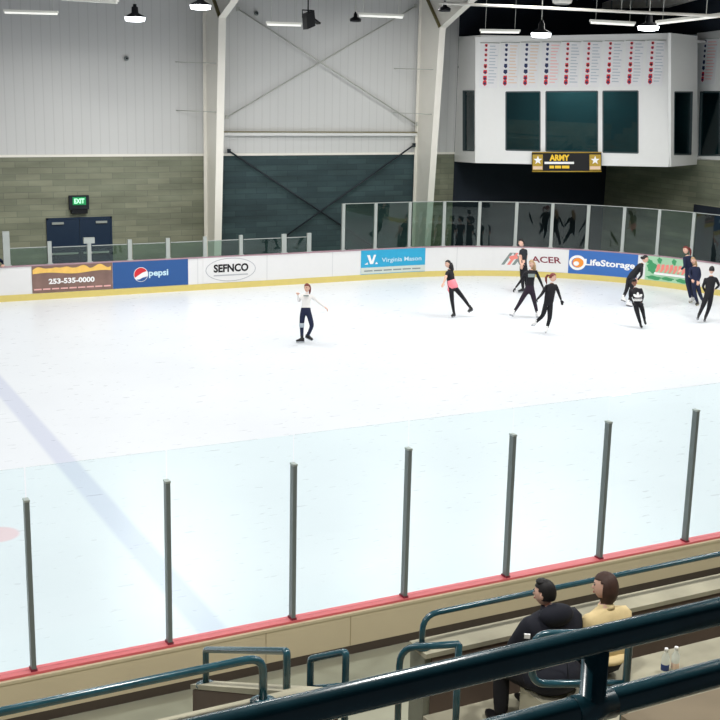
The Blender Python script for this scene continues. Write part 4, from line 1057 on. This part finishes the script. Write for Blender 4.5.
skater(dict(head=(634.5, 281), neck=(635, 285.5), chest=(635.6, 290.5), pelvis=(637.5, 301.5), shL=(630.3, 288), elL=(630, 295, .05), wrL=(633, 301, -.2), shR=(641.3, 288), elR=(643.2, 295, .05), wrR=(641.6, 301, -.2),
            hipL=(635.5, 302.5), knL=(638, 313, -.1), anL=(640.6, 322.5), toeL=(642, 325.3, -.12), hipR=(640.6, 302, .05), knR=(643.2, 310.5), anR=(644.6, 318, .3), toeR=(645.6, 320.3, .2)), (641.5, 328.5), .93,
       'skater in black sweatshirt with large white leaf print, head bowed', ('cloth_black', 'cloth_black', 'skin_dark'), (-.1, -.5, .9), 'short', 'hair_black', 'boot_black', extra=trefoil, gloves=True)
skater(dict(head=(685.6, 250.3), neck=(687, 255), chest=(688, 261), pelvis=(688.8, 276.5), shL=(684.3, 258, -.1), elL=(684.6, 266.5, -.15), wrL=(681, 270, -.25), shR=(691.5, 258, .1), elR=(692.6, 267, .1), wrR=(690.5, 274, -.15),
            hipL=(687.2, 278), knL=(689, 289), anL=(691, 299), toeL=(689, 301.5, -.1), hipR=(690.4, 278, .1), knR=(692, 289, .1), anR=(693.4, 297.5, .3), toeR=(692, 300, .3)), (691, 303), 1.04,
       'tall skater in navy with reddish hair reaching out a hand, by mint advert', ('cloth_navy', 'cloth_navy', 'skin'), (-.8, 0, .4), 'pony', 'hair_auburn', 'boot_white', rad=dict(knL=.07, knR=.07, anL=.056, anR=.056))
skater(dict(head=(693.3, 260), neck=(694.6, 264.6), chest=(695, 270.5), pelvis=(695.6, 283.5), shL=(690.6, 267.5), elL=(690, 274.5), wrL=(692.2, 279, -.2), shR=(699, 267.5), elR=(700.3, 275), wrR=(698.5, 281, -.1),
            hipL=(693.6, 285), knL=(695, 294), anL=(697.5, 301.5), toeL=(696, 304, -.1), hipR=(697.6, 285), knR=(700, 293.5), anR=(702.5, 299.5, .3), toeR=(703, 302, .2)), (697, 306), .94,
       'skater in navy with long fair hair beside the tall navy one', ('cloth_navy', 'cloth_navy', 'skin'), (-.5, 0, .8), 'long', 'hair_blond', 'boot_black', rad=dict(knL=.068, knR=.068, anL=.052, anR=.052))
skater(dict(head=(711.8, 269), neck=(711.3, 273.8), chest=(711, 280), pelvis=(709, 294), shL=(706.3, 278), elL=(702.8, 285.5), wrL=(705.5, 291, .15), shR=(716, 277.3), elR=(719.3, 284.5), wrR=(715.3, 288, .2),
            hipL=(706.8, 295.5), knL=(702.3, 306.5, .05), anL=(698.6, 315, -.1), toeL=(697.8, 317.5, .15), hipR=(711.2, 295.5), knR=(709, 307, .1), anR=(705.3, 317), toeR=(704.5, 320, .15)), (704.5, 322.5), .98,
       'skater in black seen from behind at the right edge, hand on hip', ('cloth_black', 'cloth_black', 'skin'), (.2, 0, -.9), 'bun', 'hair_black', 'boot_black')
# someone behind the boards at the far left edge, mostly outside the picture
Lp = hit(-3, 262, 1, W+.5)
def mk(bx, by, bz, P): return {k: V((bx+p[0], by+p[1], bz+p[2])) for k, p in P.items()}
J = mk(Lp.x-.13, W+.5, 0, dict(head=(0, -.15, 1.5), neck=(0, -.09, 1.38), neck0=(0, -.06, 1.32), chest=(0, -.02, 1.2), waist=(0, .02, 1.0), pelvis=(0, .03, .86), shL=(-.18, -.04, 1.26), elL=(-.25, -.28, 1.16), wrL=(-.1, -.48, 1.15),
        shR=(.18, -.04, 1.26), elR=(.27, -.28, 1.16), wrR=(.2, -.52, 1.14), hipL=(-.09, .03, .8), knL=(-.1, .0, .46), anL=(-.1, .04, .09), toeL=(-.1, -.1, .04), hipR=(.09, .03, .8), knR=(.1, .0, .46), anR=(.1, .04, .09), toeR=(.1, -.1, .04)))
def shoes(t, J, f, u, x, s):
    for q in 'LR': obj('shoe', MB().ell(J['an'+q]+V((0, -.06, -.045)), (.045, 0, 0), (0, .13, 0), (0, 0, .045)), 'boot_black', t)
person(J, 1.0, 'person in dark jacket leaning over the boards at the far left edge', None, ('cloth_navy', 'cloth_black', 'skin'), V((.1, -1, 0)), 'short', 'hair_brown', 'boot_black', feet=False, extra=shoes)

# ---- the seated couple ------------------------------------------------
SZ = 2.2
def seated(bx, by, s, P, **k): return mk(bx, by, SZ, {n: tuple(c*s for c in p) for n, p in P.items()})
def coat(t, J, f, u, x, s):
    a, b, c = J['pelvis'], J['waist'], J['chest']
    vs = []
    obj('coat_skirt', MB().ell(a+V((0, -.02, -.0)), (.25*s, 0, 0), (0, .2*s, 0), (0, 0, .15*s), 0, 18, 10), 'coat', t)
    hb = J['neck0']
    obj('hood', MB().ell(hb+V((0, -.07, -.0)), (.15*s, 0, 0), (0, .085*s, .02), (0, -.02, .085*s), 0, 16, 10), 'coat', t)
    obj('collar', MB().tube([hb+V((0, .0, -.02)), hb+V((0, .01, .045))], [.088*s, .07*s], 14), 'coat', t)
    e = J['shL'].lerp(J['elL'], .18); obj('sleeve_badge', MB().obox(e+V((-.06, -.085, .0)), (.004, .005, .002), (.018, -.012, 0), (0, 0, .016)), 'white', t)
    for q in 'LR': obj('shoe', MB().ell(J['an'+q]+V((0, .07, -.05)), (.05, 0, 0), (0, .14, 0), (0, 0, .05)), 'boot_black', t)
    obj('seam', MB().tube([c+V((0, -.2*s, .02)), b+V((0, -.195*s, 0)), a+V((0, -.22*s, 0))], .004, 5), 'cloth_charcoal', t)
sit = dict(pelvis=(0, 0, .13), waist=(0, .01, .3), chest=(0, .03, .47), neck0=(0, .05, .61), neck=(0, .07, .67), head=(.0, .09, .8),
           shL=(-.2, .03, .54), elL=(-.3, .14, .33), wrL=(-.16, .36, .24), shR=(.2, .03, .54), elR=(.28, .14, .33), wrR=(.12, .36, .25),
           hipL=(-.11, .03, .11), knL=(-.14, .44, .12), anL=(-.14, .42, -.34), hipR=(.11, .03, .11), knR=(.13, .44, .12), anR=(.13, .42, -.34))
MX, MY = 5.19, -4.14
sitm = dict(sit); sitm.update(knL=(-.25, .3, .1), anL=(-.27, .24, -.3), hipL=(-.14, .03, .1), head=(-.03, .1, .745), elL=(-.24, .14, .32), wrL=(-.1, .36, .2), elR=(.21, .15, .32), wrR=(.1, .36, .24))
J = seated(MX, MY, 1.0, sitm)
person(J, 1.0, 'person in dark hooded coat with short black hair sitting in the stands', 'seated couple', ('coat', 'cloth_black', 'skin'), V((-.55, .85, 0)), 'short', 'hair_black', 'boot_black', feet=False, extra=coat, hs=.86,
       rad=dict(pelvis=.19, waist=.185, chest=.19, neck0=.09, shL=.105, shR=.105, elL=.08, elR=.08, wrL=.05, wrR=.05, hipL=.12, hipR=.12, knL=.085, knR=.085, anL=.06, anR=.06, neck=.058))
def sweater(t, J, f, u, x, s):
    hb = J['neck0']; obj('collar', MB().tube([hb+V((0, 0, -.015)), hb+V((0, .01, .025))], [.075*s, .062*s], 14), 'sweater', t)
    a, b = J['pelvis'], J['waist']; obj('hem', MB().ell(a.lerp(b, .45), (.182*s, 0, 0), (0, .148*s, 0), (0, 0, .05*s), 0, 18, 8), 'sweater', t)
    for q in 'LR': obj('shoe', MB().ell(J['an'+q]+V((0, .07, -.05)), (.045, 0, 0), (0, .12, 0), (0, 0, .045)), 'boot_black', t)
sitw = dict(sit); sitw.update(head=(0, .09, .775), elL=(-.2, .12, .33), elR=(.23, .12, .33), shL=(-.18, .03, .54), shR=(.18, .03, .54))
J = seated(MX+.47, MY-.07, .96, sitw)
person(J, .96, 'person in pale yellow sweater with dark bobbed hair sitting in the stands', 'seated couple', ('sweater', 'cloth_black', 'skin'), V((-.75, .66, 0)), 'bob', 'hair_brown', 'boot_black', feet=False, extra=sweater, hs=.93,
       rad=dict(pelvis=.16, waist=.145, chest=.15, neck0=.07, shL=.085, shR=.085, elL=.062, elR=.062, wrL=.042, wrR=.042, hipL=.11, hipR=.11, knL=.075, knR=.075, anL=.05, anR=.05))
# ================================================================== LIGHT
def area(P, power, size=.9, col=(1, .985, .95)):
    l = bpy.data.lights.new('lamp_or_fill', 'AREA'); l.shape = 'DISK'; l.size = size; l.energy = power; l.color = col; l.spread = PI*.95
    o = bpy.data.objects.new('lamp_or_fill', l); COL.objects.link(o); o.location = P
    return o
PW = 205
for P in (L1, L2, L3, L4): area(P+V((0, 0, -.16)), PW*.8, .5)
for x in (-4, 3, 10, 17, 24):
    for y in (2.5, 8.5, 14.5, 20.5):
        area(V((x, y, 9.5)), PW*(1 if y > 5 else 1.05))
for x in (-3, 2.5, 8, 14): area(V((x, -5.5, 9)), PW*1.2, .6)
area(V((20.5, 24.5, 9.75)), PW*.8); area(V((30, 15, 9.6)), PW*.8); area(V((25.5, 10, 9.5)), PW*1.2)  # unseen fill lights added to brighten the corner siding and end wall
c_ = PF.pt(PF.L/2, 8)-PF.N*1.3; area(c_, 70, .5)  # fill light added inside the press box to brighten its windows
w = bpy.data.worlds.new('world'); SC.world = w; w.use_nodes = True
w.node_tree.nodes['Background'].inputs[0].default_value = (.8, .9, 1, 1); w.node_tree.nodes['Background'].inputs[1].default_value = .08
SC.view_settings.view_transform = 'Standard'; SC.view_settings.look = 'None'; SC.view_settings.gamma = 1; SC.view_settings.use_curve_mapping = False
SC.view_settings.exposure = 0.0
